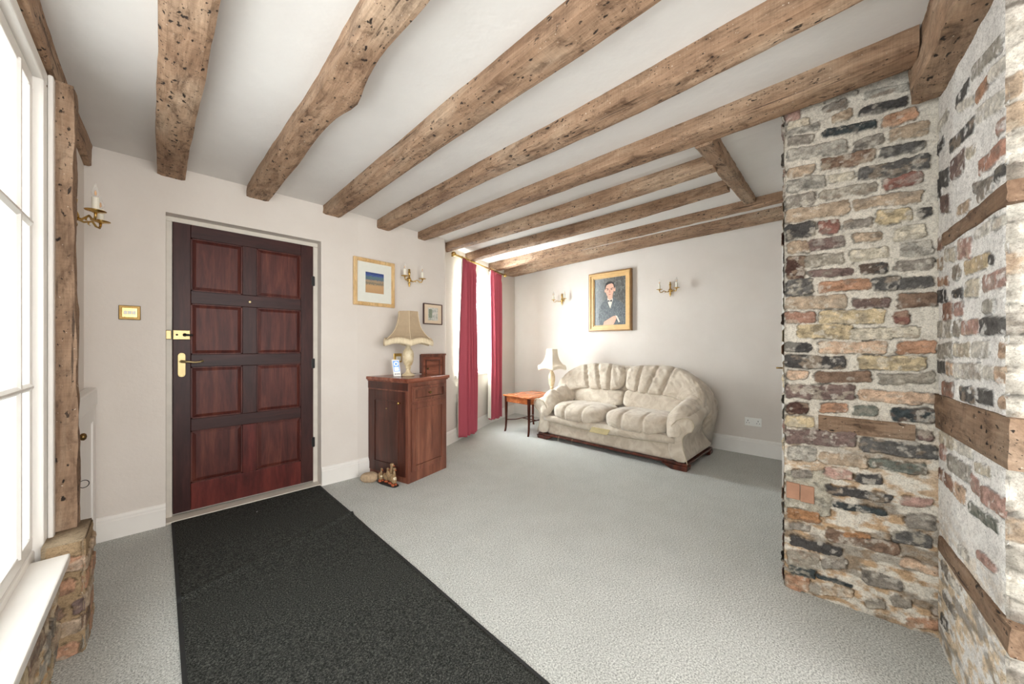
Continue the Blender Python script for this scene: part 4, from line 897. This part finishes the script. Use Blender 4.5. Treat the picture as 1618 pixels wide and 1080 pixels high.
# ------------------------------------------------------------------ framed pictures
def frame(parent, w_, h_, bord, steps, name='frame', mat='pine', deep=0.022):
    b = MB()
    for (i0, i1, y0_, y1_) in steps:
        b.box(-w_/2+i0, w_/2-i0, -y1_, -y0_, -h_/2+i0, -h_/2+i1); b.box(-w_/2+i0, w_/2-i0, -y1_, -y0_, h_/2-i1, h_/2-i0)
        b.box(-w_/2+i0, -w_/2+i1, -y1_, -y0_, -h_/2+i1, h_/2-i1); b.box(w_/2-i1, w_/2-i0, -y1_, -y0_, -h_/2+i1, h_/2-i1)
    return b.build(name, MT[mat], parent, bevel=0.002)
def m_land():
    t = NT('landscape_print', 0.7); tc = t.n('ShaderNodeTexCoord'); sp = t.n('ShaderNodeSeparateXYZ'); t.l(tc.outputs['Generated'], sp.inputs[0])
    v = t.coord(); nz = t.noise(v, 70, 6, 0.8); ad = t.n('ShaderNodeMath', operation='MULTIPLY_ADD'); t.l(nz, ad.inputs[0]); ad.inputs[1].default_value = 0.5; t.l(sp.outputs[2], ad.inputs[2])
    sb = t.n('ShaderNodeMath', operation='SUBTRACT'); t.l(ad.outputs[0], sb.inputs[0]); sb.inputs[1].default_value = 0.25
    t.base(t.ramp(sb.outputs[0], [(0.0, lin(190, 150, 108)), (0.36, lin(198, 160, 116)), (0.46, lin(118, 116, 104)), (0.58, lin(176, 150, 118)), (0.66, lin(92, 110, 128)), (0.78, lin(96, 124, 120)), (0.84, lin(70, 90, 150)), (1.0, lin(44, 62, 116))])); return t.m
def m_print():
    t = NT('pale_print', 0.7); v = t.coord((1, 1, 1)); nz = t.noise(v, 40, 4)
    t.base(t.ramp(nz, [(0.35, lin(168, 172, 160)), (0.5, lin(206, 204, 196)), (0.65, lin(222, 214, 206))])); return t.m
pr = thing('framed_picture', 'pine-framed landscape print with wide white mount on the wall right of the front door', 'picture', (1.388, wall_t(1.388)-0.002, 1.715), aBC)
frame(pr, 0.395, 0.42, 0.03, [(0, 0.032, 0, 0.02), (0.006, 0.024, 0.018, 0.026)])
b = MB(); b.box(-0.17, 0.17, -0.010, -0.002, -0.18, 0.18); b.build('mount', MT['mount'], pr)
b = MB(); b.box(-0.088, 0.088, -0.0115, -0.0102, -0.092, 0.092); b.build('print', m_land(), pr)
pr = thing('framed_picture', 'small dark-framed print with peach mount above the cabinet lamp', 'picture', (2.033, wall_t(2.033)-0.002, 1.478), aBC)
frame(pr, 0.24, 0.215, 0.01, [(0, 0.009, 0, 0.02)], mat='cabdark')
b = MB(); b.box(-0.113, 0.113, -0.012, -0.002, -0.1, 0.1); b.build('mount', MT['mount2'], pr)
b = MB(); b.box(-0.062, 0.062, -0.0135, -0.0122, -0.066, 0.066); b.build('print', m_print(), pr)
b = MB(); b.box(-0.055, -0.012, -0.0145, -0.0136, -0.04, 0.05); b.build('printed_panel', M_plain('sage_ink', (140, 148, 128), 0.7, vary=0.2, scale=80), pr)
# portrait on the back wall
tp = 2.49; po_ = thing('portrait_painting', 'gilt-framed oil portrait of a dark-haired man in a bow tie above the sofa', 'painting', (back_x(tp)-0.002, tp, 1.755), aGH)
frame(po_, 0.63, 0.81, 0.05, [(0, 0.03, 0, 0.05)], name='outer_frame', mat='giltdark'); frame(po_, 0.60, 0.78, 0.05, [(0.0, 0.02, 0.03, 0.058), (0.018, 0.055, 0.0, 0.045), (0.055, 0.068, 0.0, 0.036)], mat='gilt')
cw2, ch2 = 0.47, 0.65
def m_canvas():
    t = NT('portrait_ground', 0.55); v = t.coord((1, 1, 0.5)); a = t.noise(v, 40, 5, 0.8, 1.6); tc = t.n('ShaderNodeTexCoord'); sp = t.n('ShaderNodeSeparateXYZ'); t.l(tc.outputs['Generated'], sp.inputs[0])
    c = t.ramp(a, [(0.34, lin(46, 46, 44)), (0.5, lin(92, 94, 90)), (0.66, lin(170, 172, 168))]); t.base(t.mix(0.5, c, t.ramp(sp.outputs[0], [(0.0, lin(176, 184, 190)), (0.45, lin(96, 94, 88)), (1.0, lin(62, 54, 48))]))); return t.m
b = MB(); b.box(-cw2/2, cw2/2, -0.022, -0.002, -ch2/2, ch2/2); b.build('canvas', m_canvas(), po_)
def flat(name, poly, y, mat, th=0.0014):
    b = MB(); b.prism(poly, 1, y-th, y); return b.build(name, mat, po_)
def ell(cx, cz, rx, rz_, n=22, a0=0, a1=2*PI): return [(cx+rx*math.cos(a0+(a1-a0)*i/n), cz+rz_*math.sin(a0+(a1-a0)*i/n)) for i in range(n)]
M_suit = NT('painted_suit', 0.5)
_a = M_suit.noise(M_suit.coord((1, 1, 0.5)), 55, 5, 0.8, 1.5); M_suit.base(M_suit.ramp(_a, [(0.34, lin(40, 44, 50)), (0.5, lin(84, 90, 94)), (0.62, lin(128, 134, 134)), (0.72, lin(190, 194, 192))])); M_suit = M_suit.m; M_skin = M_plain('painted_flesh', (220, 170, 146), 0.55, vary=0.1, scale=40); M_hair = M_plain('painted_hair', (46, 38, 36), 0.5, vary=0.3)
M_shirt = M_plain('painted_shirt', (226, 214, 200), 0.6, vary=0.05); M_dark = M_plain('painted_bow_tie', (44, 42, 44), 0.5)
flat('painted_jacket', [(-0.16, -0.325), (-0.17, -0.2), (-0.15, -0.06), (-0.10, 0.0), (-0.045, 0.045), (0.055, 0.045), (0.13, 0.0), (0.20, -0.05), (0.232, -0.15), (0.232, -0.325)], -0.0225, M_suit)
flat('painted_shirt_front', [(-0.035, 0.05), (0.04, 0.05), (0.045, 0.02), (0.030, -0.03), (0.008, -0.10), (-0.022, -0.03), (-0.035, 0.02)], -0.0242, M_shirt)
flat('painted_neck', [(-0.035, 0.10), (0.045, 0.10), (0.04, 0.04), (0.005, 0.015), (-0.03, 0.04)], -0.0246, M_skin)
flat('painted_bow_tie', [(-0.03, 0.022), (0.0, 0.008), (0.034, 0.024), (0.034, -0.008), (0.002, 0.0), (-0.03, -0.008)], -0.0262, M_dark)
flat('painted_ear', ell(0.072, 0.155, 0.012, 0.028), -0.0242, M_skin); flat('painted_ear', ell(-0.068, 0.15, 0.010, 0.024), -0.0242, M_skin)
flat('painted_hair', [(-0.068, 0.165), (-0.072, 0.21), (-0.055, 0.252), (-0.02, 0.272), (0.025, 0.27), (0.058, 0.25), (0.07, 0.21), (0.068, 0.165), (0.05, 0.18), (-0.05, 0.18)], -0.0246, M_hair)
flat('painted_face', [(-0.058, 0.195), (-0.048, 0.222), (-0.01, 0.238), (0.03, 0.242), (0.052, 0.225), (0.060, 0.195), (0.060, 0.14), (0.045, 0.085), (0.012, 0.058), (-0.012, 0.058), (-0.042, 0.085), (-0.062, 0.14)], -0.0262, M_skin)
for sx in (-1, 1):
    flat('painted_eyebrow', [(sx*0.014, 0.174), (sx*0.048, 0.184), (sx*0.05, 0.176), (sx*0.016, 0.166)], -0.0278, M_hair)
    flat('painted_eye', ell(sx*0.03, 0.158, 0.011, 0.005, 12), -0.0278, M_dark)
flat('painted_nose', [(-0.004, 0.16), (0.004, 0.16), (0.013, 0.122), (0.0, 0.115), (-0.010, 0.122)], -0.0278, M_plain('painted_nose_shade', (196, 136, 112), 0.5))
flat('painted_mouth', [(-0.02, 0.094), (0.0, 0.099), (0.022, 0.095), (0.0, 0.087)], -0.0278, M_plain('painted_lips', (176, 98, 88), 0.5))
flat('painted_hand', [(-0.10, -0.325), (-0.085, -0.275), (-0.03, -0.245), (0.05, -0.205), (0.085, -0.20), (0.10, -0.235), (0.075, -0.29), (0.05, -0.325)], -0.0262, M_skin)
flat('painted_cuff', [(0.085, -0.195), (0.11, -0.205), (0.15, -0.285), (0.13, -0.295)], -0.0265, M_shirt)

# ------------------------------------------------------------------ curtains and pole
rp0, rp1 = Vector((2.42, 3.375, 2.205)), Vector((3.80, 3.985, 2.245)); ar = math.atan2(rp1.y-rp0.y, rp1.x-rp0.x)
cr = thing('curtain_pole', 'thin brass curtain pole with ball finials above the far window', 'curtain pole', tuple(rp0), ar)
RL = (rp1-rp0).length
def zr_(u): return 0.04*u/RL
b = MB(); b.tube([(0.0, 0, 0), (RL, 0, zr_(RL))], 0.011, 14); b.build('pole', MT['brass'], cr, smooth=True)
for u in (-0.02, RL+0.02):
    b = MB(); b.lathe([(0.028*math.sin(PI*k/10), -0.028*math.cos(PI*k/10)) for k in range(11)], (u, 0, zr_(max(u, 0))), 18); b.build('finial', MT['brass'], cr, smooth=True)
for u in (0.06, RL-0.06):
    b = MB(); b.tube([(u, 0.0, zr_(u)), (u, 0.075, zr_(u))], 0.008, 10); b.build('bracket', MT['brass'], cr, smooth=True)
def curtain(u0_, u1_, zbot, label, seed):
    r = thing('curtain', label, 'curtain', (rp0.x+math.cos(ar)*u0_, rp0.y+math.sin(ar)*u0_, 0), ar, 'rose curtains')
    W = u1_-u0_; ztop = rp0.z-0.012+zr_(u0_)+0.0; n = 150; m = 60; V = []; rnd = random.Random(seed); ph = rnd.random()*6
    for j in range(m+1):
        z = zbot+(ztop-zbot)*j/m; q = (z-zbot)/(ztop-zbot)
        for i in range(n+1):
            t = i/n; flare = 1.0-0.10*q+0.05*math.sin(q*3+seed)
            amp = 0.040*(1-0.35*q)
            x = W/2+(t-0.5)*W*(flare+0.02)+0.010*math.sin(3*q+t*4+ph); 
            y = amp*math.sin(2*PI*(4.5*t+0.12*math.sin(q*2.5+seed)))+0.010*math.sin(2*PI*11*t+q*2+ph)*(1-q)+0.008*math.sin(q*4+t*9)
            if q > 0.94: # pinch pleats
                k = (q-0.94)/0.06; y = y*(1-k)+k*(-0.012+0.016*abs(math.sin(2*PI*4*t))**0.6*(1))
            V.append((x, y-0.012, z))
    b = MB(); b.add(V, [(j*(n+1)+i, j*(n+1)+i+1, (j+1)*(n+1)+i+1, (j+1)*(n+1)+i) for j in range(m) for i in range(n)])
    o = b.build('drape', MT['curtain'], r, smooth=True); so = o.modifiers.new('s', 'SOLIDIFY'); so.thickness = 0.004
    l_ = MB(); l_.add([(x, y+0.012, max(z, zbot+0.02)) for x, y, z in V], b.f); lo2 = l_.build('added_lining', MT['lining'], r, smooth=True); so = lo2.modifiers.new('s', 'SOLIDIFY'); so.thickness = 0.002  # unseen lining added to keep red curtain bounce off the reveal
    for k in range(5):
        b = MB(); b.tube([(W*(0.08+0.21*k), 0.016*math.cos(a), ztop+0.014+0.016*math.sin(a)+0.0) for a in [2*PI*i/12 for i in range(13)]], 0.0022, 6); b.build('curtain_ring', MT['brass'], r)
    return r
curtain(0.145, 0.525, 0.05, 'rose-red curtain drawn to the near side of the far window', 1)
curtain(0.965, 1.345, 0.10, 'rose-red curtain drawn to the far side of the window by the side table', 4)

# ------------------------------------------------------------------ side table
tb = thing('side_table', 'small yew-veneered side table with one frieze drawer between the sofa and window', 'side table', (3.30, 3.468, 0), -PI/2)
tw, td, tz = 0.455, 0.58, 0.492
b = MB(); b.box(-0.012, tw+0.012, -0.012, td+0.012, tz-0.018, tz); b.build('table_top', MT['yew'], tb, bevel=0.005)
b = MB(); b.box(0.012, tw-0.012, 0.012, td-0.012, tz-0.095, tz-0.018); b.build('frieze', MT['yew'], tb, bevel=0.003)
for (x, y) in ((0.02, 0.02), (tw-0.02, 0.02), (0.02, td-0.02), (tw-0.02, td-0.02)):
    sx = -1 if x < tw/2 else 1; sy = -1 if y < td/2 else 1; V = []; zs = [tz-0.018, 0.3, 0.15, 0.06, 0.02, 0.0]; ws = [0.016, 0.014, 0.011, 0.010, 0.010, 0.010]; off = [0, 0, 0, 0.006, 0.014, 0.020]
    for z, w_, of in zip(zs, ws, off):
        cx, cy = x+sx*of*0.2, y+sy*of; V += [(cx-w_, cy-w_, z), (cx+w_, cy-w_, z), (cx+w_, cy+w_, z), (cx-w_, cy+w_, z)]
    b = MB(); b.add(V, [(4*i+k, 4*i+(k+1) % 4, 4*i+4+(k+1) % 4, 4*i+4+k) for i in range(5) for k in range(4)]+[(0, 1, 2, 3), (23, 22, 21, 20)]); b.build('leg', MT['yewdark'], tb, bevel=0.002)
b = MB(); b.tube([(0.02, 0.02, 0.155), (0.10, 0.12, 0.155), (0.10, 0.46, 0.155), (0.02, td-0.02, 0.155)], 0.007, 8); b.tube([(tw-0.02, 0.02, 0.155), (tw-0.10, 0.12, 0.155), (tw-0.10, 0.46, 0.155), (tw-0.02, td-0.02, 0.155)], 0.007, 8); b.tube([(0.1, 0.25, 0.155), (tw-0.1, 0.25, 0.155)], 0.007, 8)
b.build('stretcher', MT['yewdark'], tb)

# ------------------------------------------------------------------ sofa
sf = thing('sofa', 'cream velvet two-seat sofa with channelled cushions against the back wall', 'sofa', (3.37, 2.04, 0), -PI/2+0.015)
VE = MT['velvet']; HL = 0.89
def g_(x, c, w_): return math.exp(-((x-c)/w_)**2)
# plinth and feet
b = MB(); b.box(-HL+0.01, HL-0.01, 0.012, 0.80, 0.045, 0.068); b.build('plinth', MT['yewdark'], sf, bevel=0.004)
for sx in (-1, 1):
    for (ya, yb) in ((-0.005, 0.10), (0.70, 0.80)):
        b = MB(); xo = sx*HL; xi = sx*(HL-0.24)
        b.prism([(xo, 0.045), (xi-sx*0.0, 0.045), (xi+sx*0.05, 0.02), (xi+sx*0.09, 0.0), (xo-sx*0.01, 0.0)], 1, ya, yb); b.build('foot', MT['yewdark'], sf, bevel=0.006)
# base
b = MB(); b.soft((0, 0.42, 0.185), (0.80, 0.385, 0.125), 20, 14, amp=0.003, fs=5); b.build('base', VE, sf, smooth=True)
# sagging front apron with its piping line
def apron(x): return 0.232-0.028*(1-(abs(x)/0.76)**2)
n = 40; V = []
for i in range(n+1):
    x = -0.775+1.55*i/n; za_ = apron(x)
    V += [(x, 0.045, 0.30), (x, 0.002, 0.298), (x, -0.012, (za_+0.30)/2), (x, 0.004, za_+0.004), (x, 0.03, za_)]
b = MB(); b.add(V, [(5*i+k, 5*i+k+1, 5*i+6+k, 5*i+5+k) for i in range(n) for k in range(4)]); ap = b.build('front_apron', VE, sf, smooth=True)
so = ap.modifiers.new('s', 'SOLIDIFY'); so.thickness = 0.01
b = MB(); b.tube([(-0.775+1.55*i/n, 0.012, apron(-0.775+1.55*i/n)-0.002) for i in range(n+1)], 0.004, 8); b.build('piping', MT['under'], ap, smooth=True)
b = MB(); b.box(-0.13, 0.09, -0.0165, -0.008, 0.20, 0.262, fn=lambda x, y, z: (x+(z-0.2)*0.6, y+0.002, z)); pa = b.build('worn_patch', MT['patch'], sf, bevel=0.004); pa['label'] = 'yellowed worn patch at the middle of the front apron'
# arms: concave outer panel rolling outwards, carried back
def arm(sx):
    # section in x (outward) / z, swept along y
    def section(y):
        q = min(1, max(0, y/0.78)); top = 0.405+0.135*q
        outer = [(0.885, 0.068), (0.872, 0.12), (0.850, 0.19), (0.838, 0.25), (0.842, 0.30), (0.862, 0.335), (0.893, top-0.050), (0.92, top-0.04), (0.938, top-0.005), (0.94, top+0.03), (0.922, top+0.062), (0.885, top+0.078), (0.84, top+0.07), (0.79, top+0.045), (0.75, top-0.0), (0.725, top-0.07), (0.71, 0.30), (0.71, 0.2), (0.72, 0.068)]
        return outer
    ys = [0.0, 0.015, 0.03, 0.06]+[0.1+0.7*i/14 for i in range(15)]; V = []; m = None
    for j, y in enumerate(ys):
        sec = section(y); m = len(sec); shr = {0: 0.03, 1: 0.012, 2: 0.004}.get(j, 0); cx = sum(p[0] for p in sec)/m; cz = sum(p[1] for p in sec)/m
        for x, z in sec:
            xx = x+(cx-x)*shr*1.2; zz = z+(cz-z)*shr*(1 if z > 0.1 else 0)
            f_ = fb((xx*1.0, y, zz), 6, sx*3)*0.004
            V.append((sx*(xx+f_), y+0.0, zz+f_*0.5))
    Fc = [(j*m+k, j*m+(k+1) % m, (j+1)*m+(k+1) % m, (j+1)*m+k) for j in range(len(ys)-1) for k in range(m)]+[tuple(range(m))[::-1], tuple((len(ys)-1)*m+k for k in range(m))]
    b = MB(); b.add(V, Fc); o = b.build('arm', VE, sf, smooth=True, sub=1)
    sec = section(0.03); b = MB(); b.tube([(sx*x, 0.004, z) for x, z in sec[:16]], 0.005, 8)
    b.build('piping', MT['under'], o, smooth=True)
    # pillow draped along the arm
    def pf_(x, y, z, p):
        q = (y+0.34)/0.68   # 0 front .. 1 back
        zc_ = 0.445+0.135*q
        droop = 0.15*max(0, (0.24-q)/0.24)**1.8
        xx = x*(0.85+0.35*q)
        cru = 0.016*fb((q*14, x*7, sx), 1.0, 9.0)*(1.0 if p.z > 0 else 0.25)
        gro = -0.026*(g_(q+x*0.4, 0.36, 0.022)+g_(q+x*0.4, 0.62, 0.022)+g_(q+x*0.3, 0.86, 0.03))
        curl = -1.4*(xx+0.02)**2 if sx*1 else 0
        inner = -0.10*max(0, -xx/0.12)**1.3 if xx < 0 else -0.05*max(0, xx/0.12)**2
        return (xx-0.02*(1-q), y, z*(0.95+0.1*math.sin(q*9))+zc_-droop+cru*0.6+(gro if p.z > -0.2 else 0)+inner)
    b = MB(); b.soft((0, 0, 0), (0.125, 0.355, 0.062), 36, 3.0, fn=pf_, amp=0.007, fs=13, seed=sx*5.0)
    b.v = [(sx*(x+0.79), y+0.325, z+0.05) for x, y, z in b.v]
    pl_ = b.build('arm_pillow', VE, sf, smooth=True, sub=1); return o
def sst1(x): x = min(1, max(0, x)); return x*x*(3-2*x)
for sx in (-1, 1): arm(sx)
# arched back shell
def arch(x):
    a = abs(x)
    if a < 0.40: return 0.905
    t = min(1, (a-0.40)/0.535); return 0.56+0.345*math.sqrt(max(0, 1-t*t))
n = 60; V = []; xs = [-0.935+1.87*i/n for i in range(n+1)]; ring = []
for x in xs:
    zt_ = arch(x); wrap = -0.11*max(0, (abs(x)-0.45)/0.49)**2
    for (y, z) in ((0.60+wrap, 0.35), (0.60+wrap, max(0.36, zt_-0.08)), (0.64+wrap, zt_-0.025), (0.71+wrap*0.8, zt_), (0.79+wrap*0.5, zt_-0.025), (0.83+wrap*0.3, max(0.37, zt_-0.09)), (0.82, 0.35), (0.80, 0.09)):
        V.append((x if z > 0.4 else x*0.93, y, z))
m = 8; Fc = [(i*m+k, i*m+(k+1) % m, (i+1)*m+(k+1) % m, (i+1)*m+k) for i in range(n) for k in range(m)]+[tuple(range(m))[::-1], tuple(n*m+k for k in range(m))]
b = MB(); b.add(V, Fc); b.build('back_shell', VE, sf, smooth=True)
# channelled back cushions (upper) and lumbar rolls (lower)
for sx, name in ((-1, 'l'), (1, 'r')):
    def up(x, y, z, p, sx=sx):
        X = sx*0.455+x; q = (z+0.17)/0.34
        zt_ = arch(X)+0.022; zb_ = 0.60-0.10*max(0, (abs(X)-0.55)/0.35); Z = zb_+(zt_-zb_)*min(1, max(0, q))
        wrap = -0.13*max(0, (abs(X)-0.45)/0.46)**2
        gv = 0
        for k, c in enumerate((0.185, 0.335, 0.50)):
            gv += g_(abs(X)-c-0.10*(q-0.5)*(1 if c > 0.3 else 0.3), 0, 0.012)
        gv += 0.5*g_(abs(X), 0.005, 0.02)
        pull = 0.012*fb((X*20+q*3, q*3.0-X*4, sx), 1.0, 2)*(0.3+q)+0.006*fb((X*34, q*6, sx), 1.0, 7)
        yy_ = y*(1-0.60*min(1, gv)*(0.6+0.4*q))+0.02*min(1, gv)
        lean = 0.10*q-0.02
        if q > 0.9: Z -= 0.014*min(1, gv)
        return (X, yy_+0.575+lean+wrap-(pull if p.y < 0 else 0), Z)
    b = MB(); b.soft((0, 0, 0), (0.45, 0.085, 0.17), 44, 4.0, fn=up); b.build('back_cushion', VE, sf, smooth=True, sub=1)
    def lo_(x, y, z, p, sx=sx):
        X = sx*0.36+x; q = (z+0.10)/0.20
        return (X*(1-0.0*q), y+0.53+0.06*q+0.006*fb((X*8, q*2, sx*2), 1.5, 4), z+0.53+0.012*math.sin(X*9)*q)
    b = MB(); b.soft((0, 0, 0), (0.355, 0.075, 0.105), 26, 5.0, fn=lo_, amp=0.004, fs=10, seed=sx); b.build('lumbar_cushion', VE, sf, smooth=True, sub=1)
    def se(x, y, z, p, sx=sx):
        X = sx*0.352+x; gv = g_(x, -0.115, 0.013)+g_(x, 0.115, 0.013)
        fr_ = max(0, -y/0.30)
        z2 = z*(1+0.15*fr_)*(1-0.26*min(1, gv)*(0.3+0.7*fr_)); y2 = y*(1-0.11*min(1, gv)*fr_)
        sag = -0.012*(1-abs(x)/0.35)*(1 if z > 0 else 0)
        roll = -0.02*fr_**2
        return (X, y2+0.275+0.004*fb((X*6, y*6, z*6), 1.4, 3), z2+0.375+roll+sag+0.006*fb((X*7, y*7, 1), 1.2, 5))
    b = MB(); b.soft((0, 0, 0), (0.348, 0.31, 0.094), 40, 3.4, fn=se); b.build('seat_cushion', VE, sf, smooth=True, sub=1)
# two tufting tags hanging by the plinth
for x in (-0.55, -0.36):
    b = MB(); b.tube([(x, 0.0, 0.075), (x-0.004, -0.008, 0.045), (x-0.012, -0.008, 0.02)], 0.0016, 6); b.build('loose_thread', MT['fringe'], sf)

# ------------------------------------------------------------------ left cupboard
cu = thing('low_cupboard', 'low white painted cupboard built along the left wall behind the oak post', 'cupboard', (-0.305, 2.33, 0))
b = MB(); b.box(0, 0.03, 0, 0.83, 0, 0.7995); b.build('carcass', MT['white'], cu, bevel=0.003)
b = MB(); b.box(0, 0.048, -0.005, 0.836, 0.80, 0.90, ); b.build('cupboard_top', MT['white'], cu, bevel=0.006)
dd = MB(); dd.box(0.03, 0.042, 0.08, 0.73, 0.03, 0.10); dd.box(0.03, 0.042, 0.08, 0.73, 0.72, 0.80); dd.box(0.03, 0.042, 0.02, 0.08, 0.03, 0.80); dd.box(0.03, 0.042, 0.73, 0.83, 0.03, 0.80); dd.box(0.03, 0.034, 0.08, 0.73, 0.1, 0.72)
cdr = dd.build('cupboard_door', MT['white'], cu, bevel=0.003)
knob(cdr, (0.041, 0.09, 0.745), (1, 0, 0), MT['oldbrass'], 1.25)
b = MB(); b.tube([(0.041, 0.085, 0.545), (0.056, 0.085, 0.545)], 0.0025, 6); b.tube([(0.056+0.0, 0.085+0.0+0.0, 0.545)]*1+[(0.071-0.015*math.cos(a), 0.085+0.009*math.sin(a), 0.540+0.014*math.sin(a)) for a in [2*PI*j/20 for j in range(21)]], 0.0016, 6); b.build('ring_pull', MT['black'], cdr, smooth=True)

# ------------------------------------------------------------------ ornaments at the foot of the cabinet
b = MB(); b.soft((0, 0, 0), (0.072, 0.052, 0.04), 14, 2.3, amp=0.006, fs=14, seed=2); b.v = [(x, y, max(z, -0.036)+0.036) for x, y, z in b.v]
so_ = b.build('stone', MT['stone'], smooth=True); so_.location = (1.258, 2.972, 0); so_.rotation_euler = (0, 0, -0.7); tag(so_, 'rounded buff stone on the carpet at the left foot of the mahogany cabinet', 'stone')
dk = thing('duck_figurine', 'little group of four speckled pottery ducks beside the foot of the cabinet', 'ornament', (1.338, 2.80, 0), math.atan2(-0.977, 0.215))
b = MB(); b.soft((0, 0, 0.008), (0.115, 0.032, 0.009), 10, 4); b.build('plinth', MT['black'], dk, smooth=True)
for i, (x, y, hh) in enumerate(((-0.085, -0.005, 0.115), (-0.032, 0.008, 0.12), (0.028, 0.004, 0.172), (0.080, -0.008, 0.15))):
    q = hh/0.15
    b = MB(); b.soft((0, 0, 0.055*q), (0.032*q, 0.024*q, 0.036*q), 12, 2.2, fn=lambda X, Y, Z, p: (X-0.25*Z, Y, Z+(0.3*abs(X) if X < 0 else 0)))
    b.tube([(0.008, 0, 0.065*q), (0.014, 0, hh*0.72), (0.014, 0, hh*0.86)], [0.018*q, 0.010*q, 0.009*q], 10); b.soft((0.018, 0, hh*0.92), (0.017*q, 0.012*q, 0.013*q), 8, 2.1)
    b.soft((-0.036*q, 0, 0.06*q), (0.012*q, 0.008*q, 0.007*q), 6, 2.2)
    du = b.build('duck', MT['duckbody'], dk, smooth=True); du.location = (x, y, 0.010); du.rotation_euler = (0, 0, (-0.25, 0.3, 0.1, -0.2)[i])
    b = MB(); b.lathe([(0.006, 0), (0.005, 0.008), (0.0018, 0.019), (0, 0.02)], (0, 0, 0), 8); bk = b.build('beak', MT['duckbeak'], du, smooth=True); bk.location = (0.031, 0, hh*0.905); bk.rotation_euler = (0, PI/2+0.15, 0)
    b = MB(); b.soft((0.01, -0.012, 0.010), (0.018, 0.010, 0.010), 6, 3); b.soft((0.01, 0.012, 0.010), (0.018, 0.010, 0.010), 6, 3); b.build('feet', MT['duckbeak'], du, smooth=True)
    b = MB(); b.soft((0.016*q, 0, 0.055*q), (0.016*q, 0.017*q, 0.024*q), 8, 2.2); b.build('breast', MT['duckpale'], du, smooth=True)
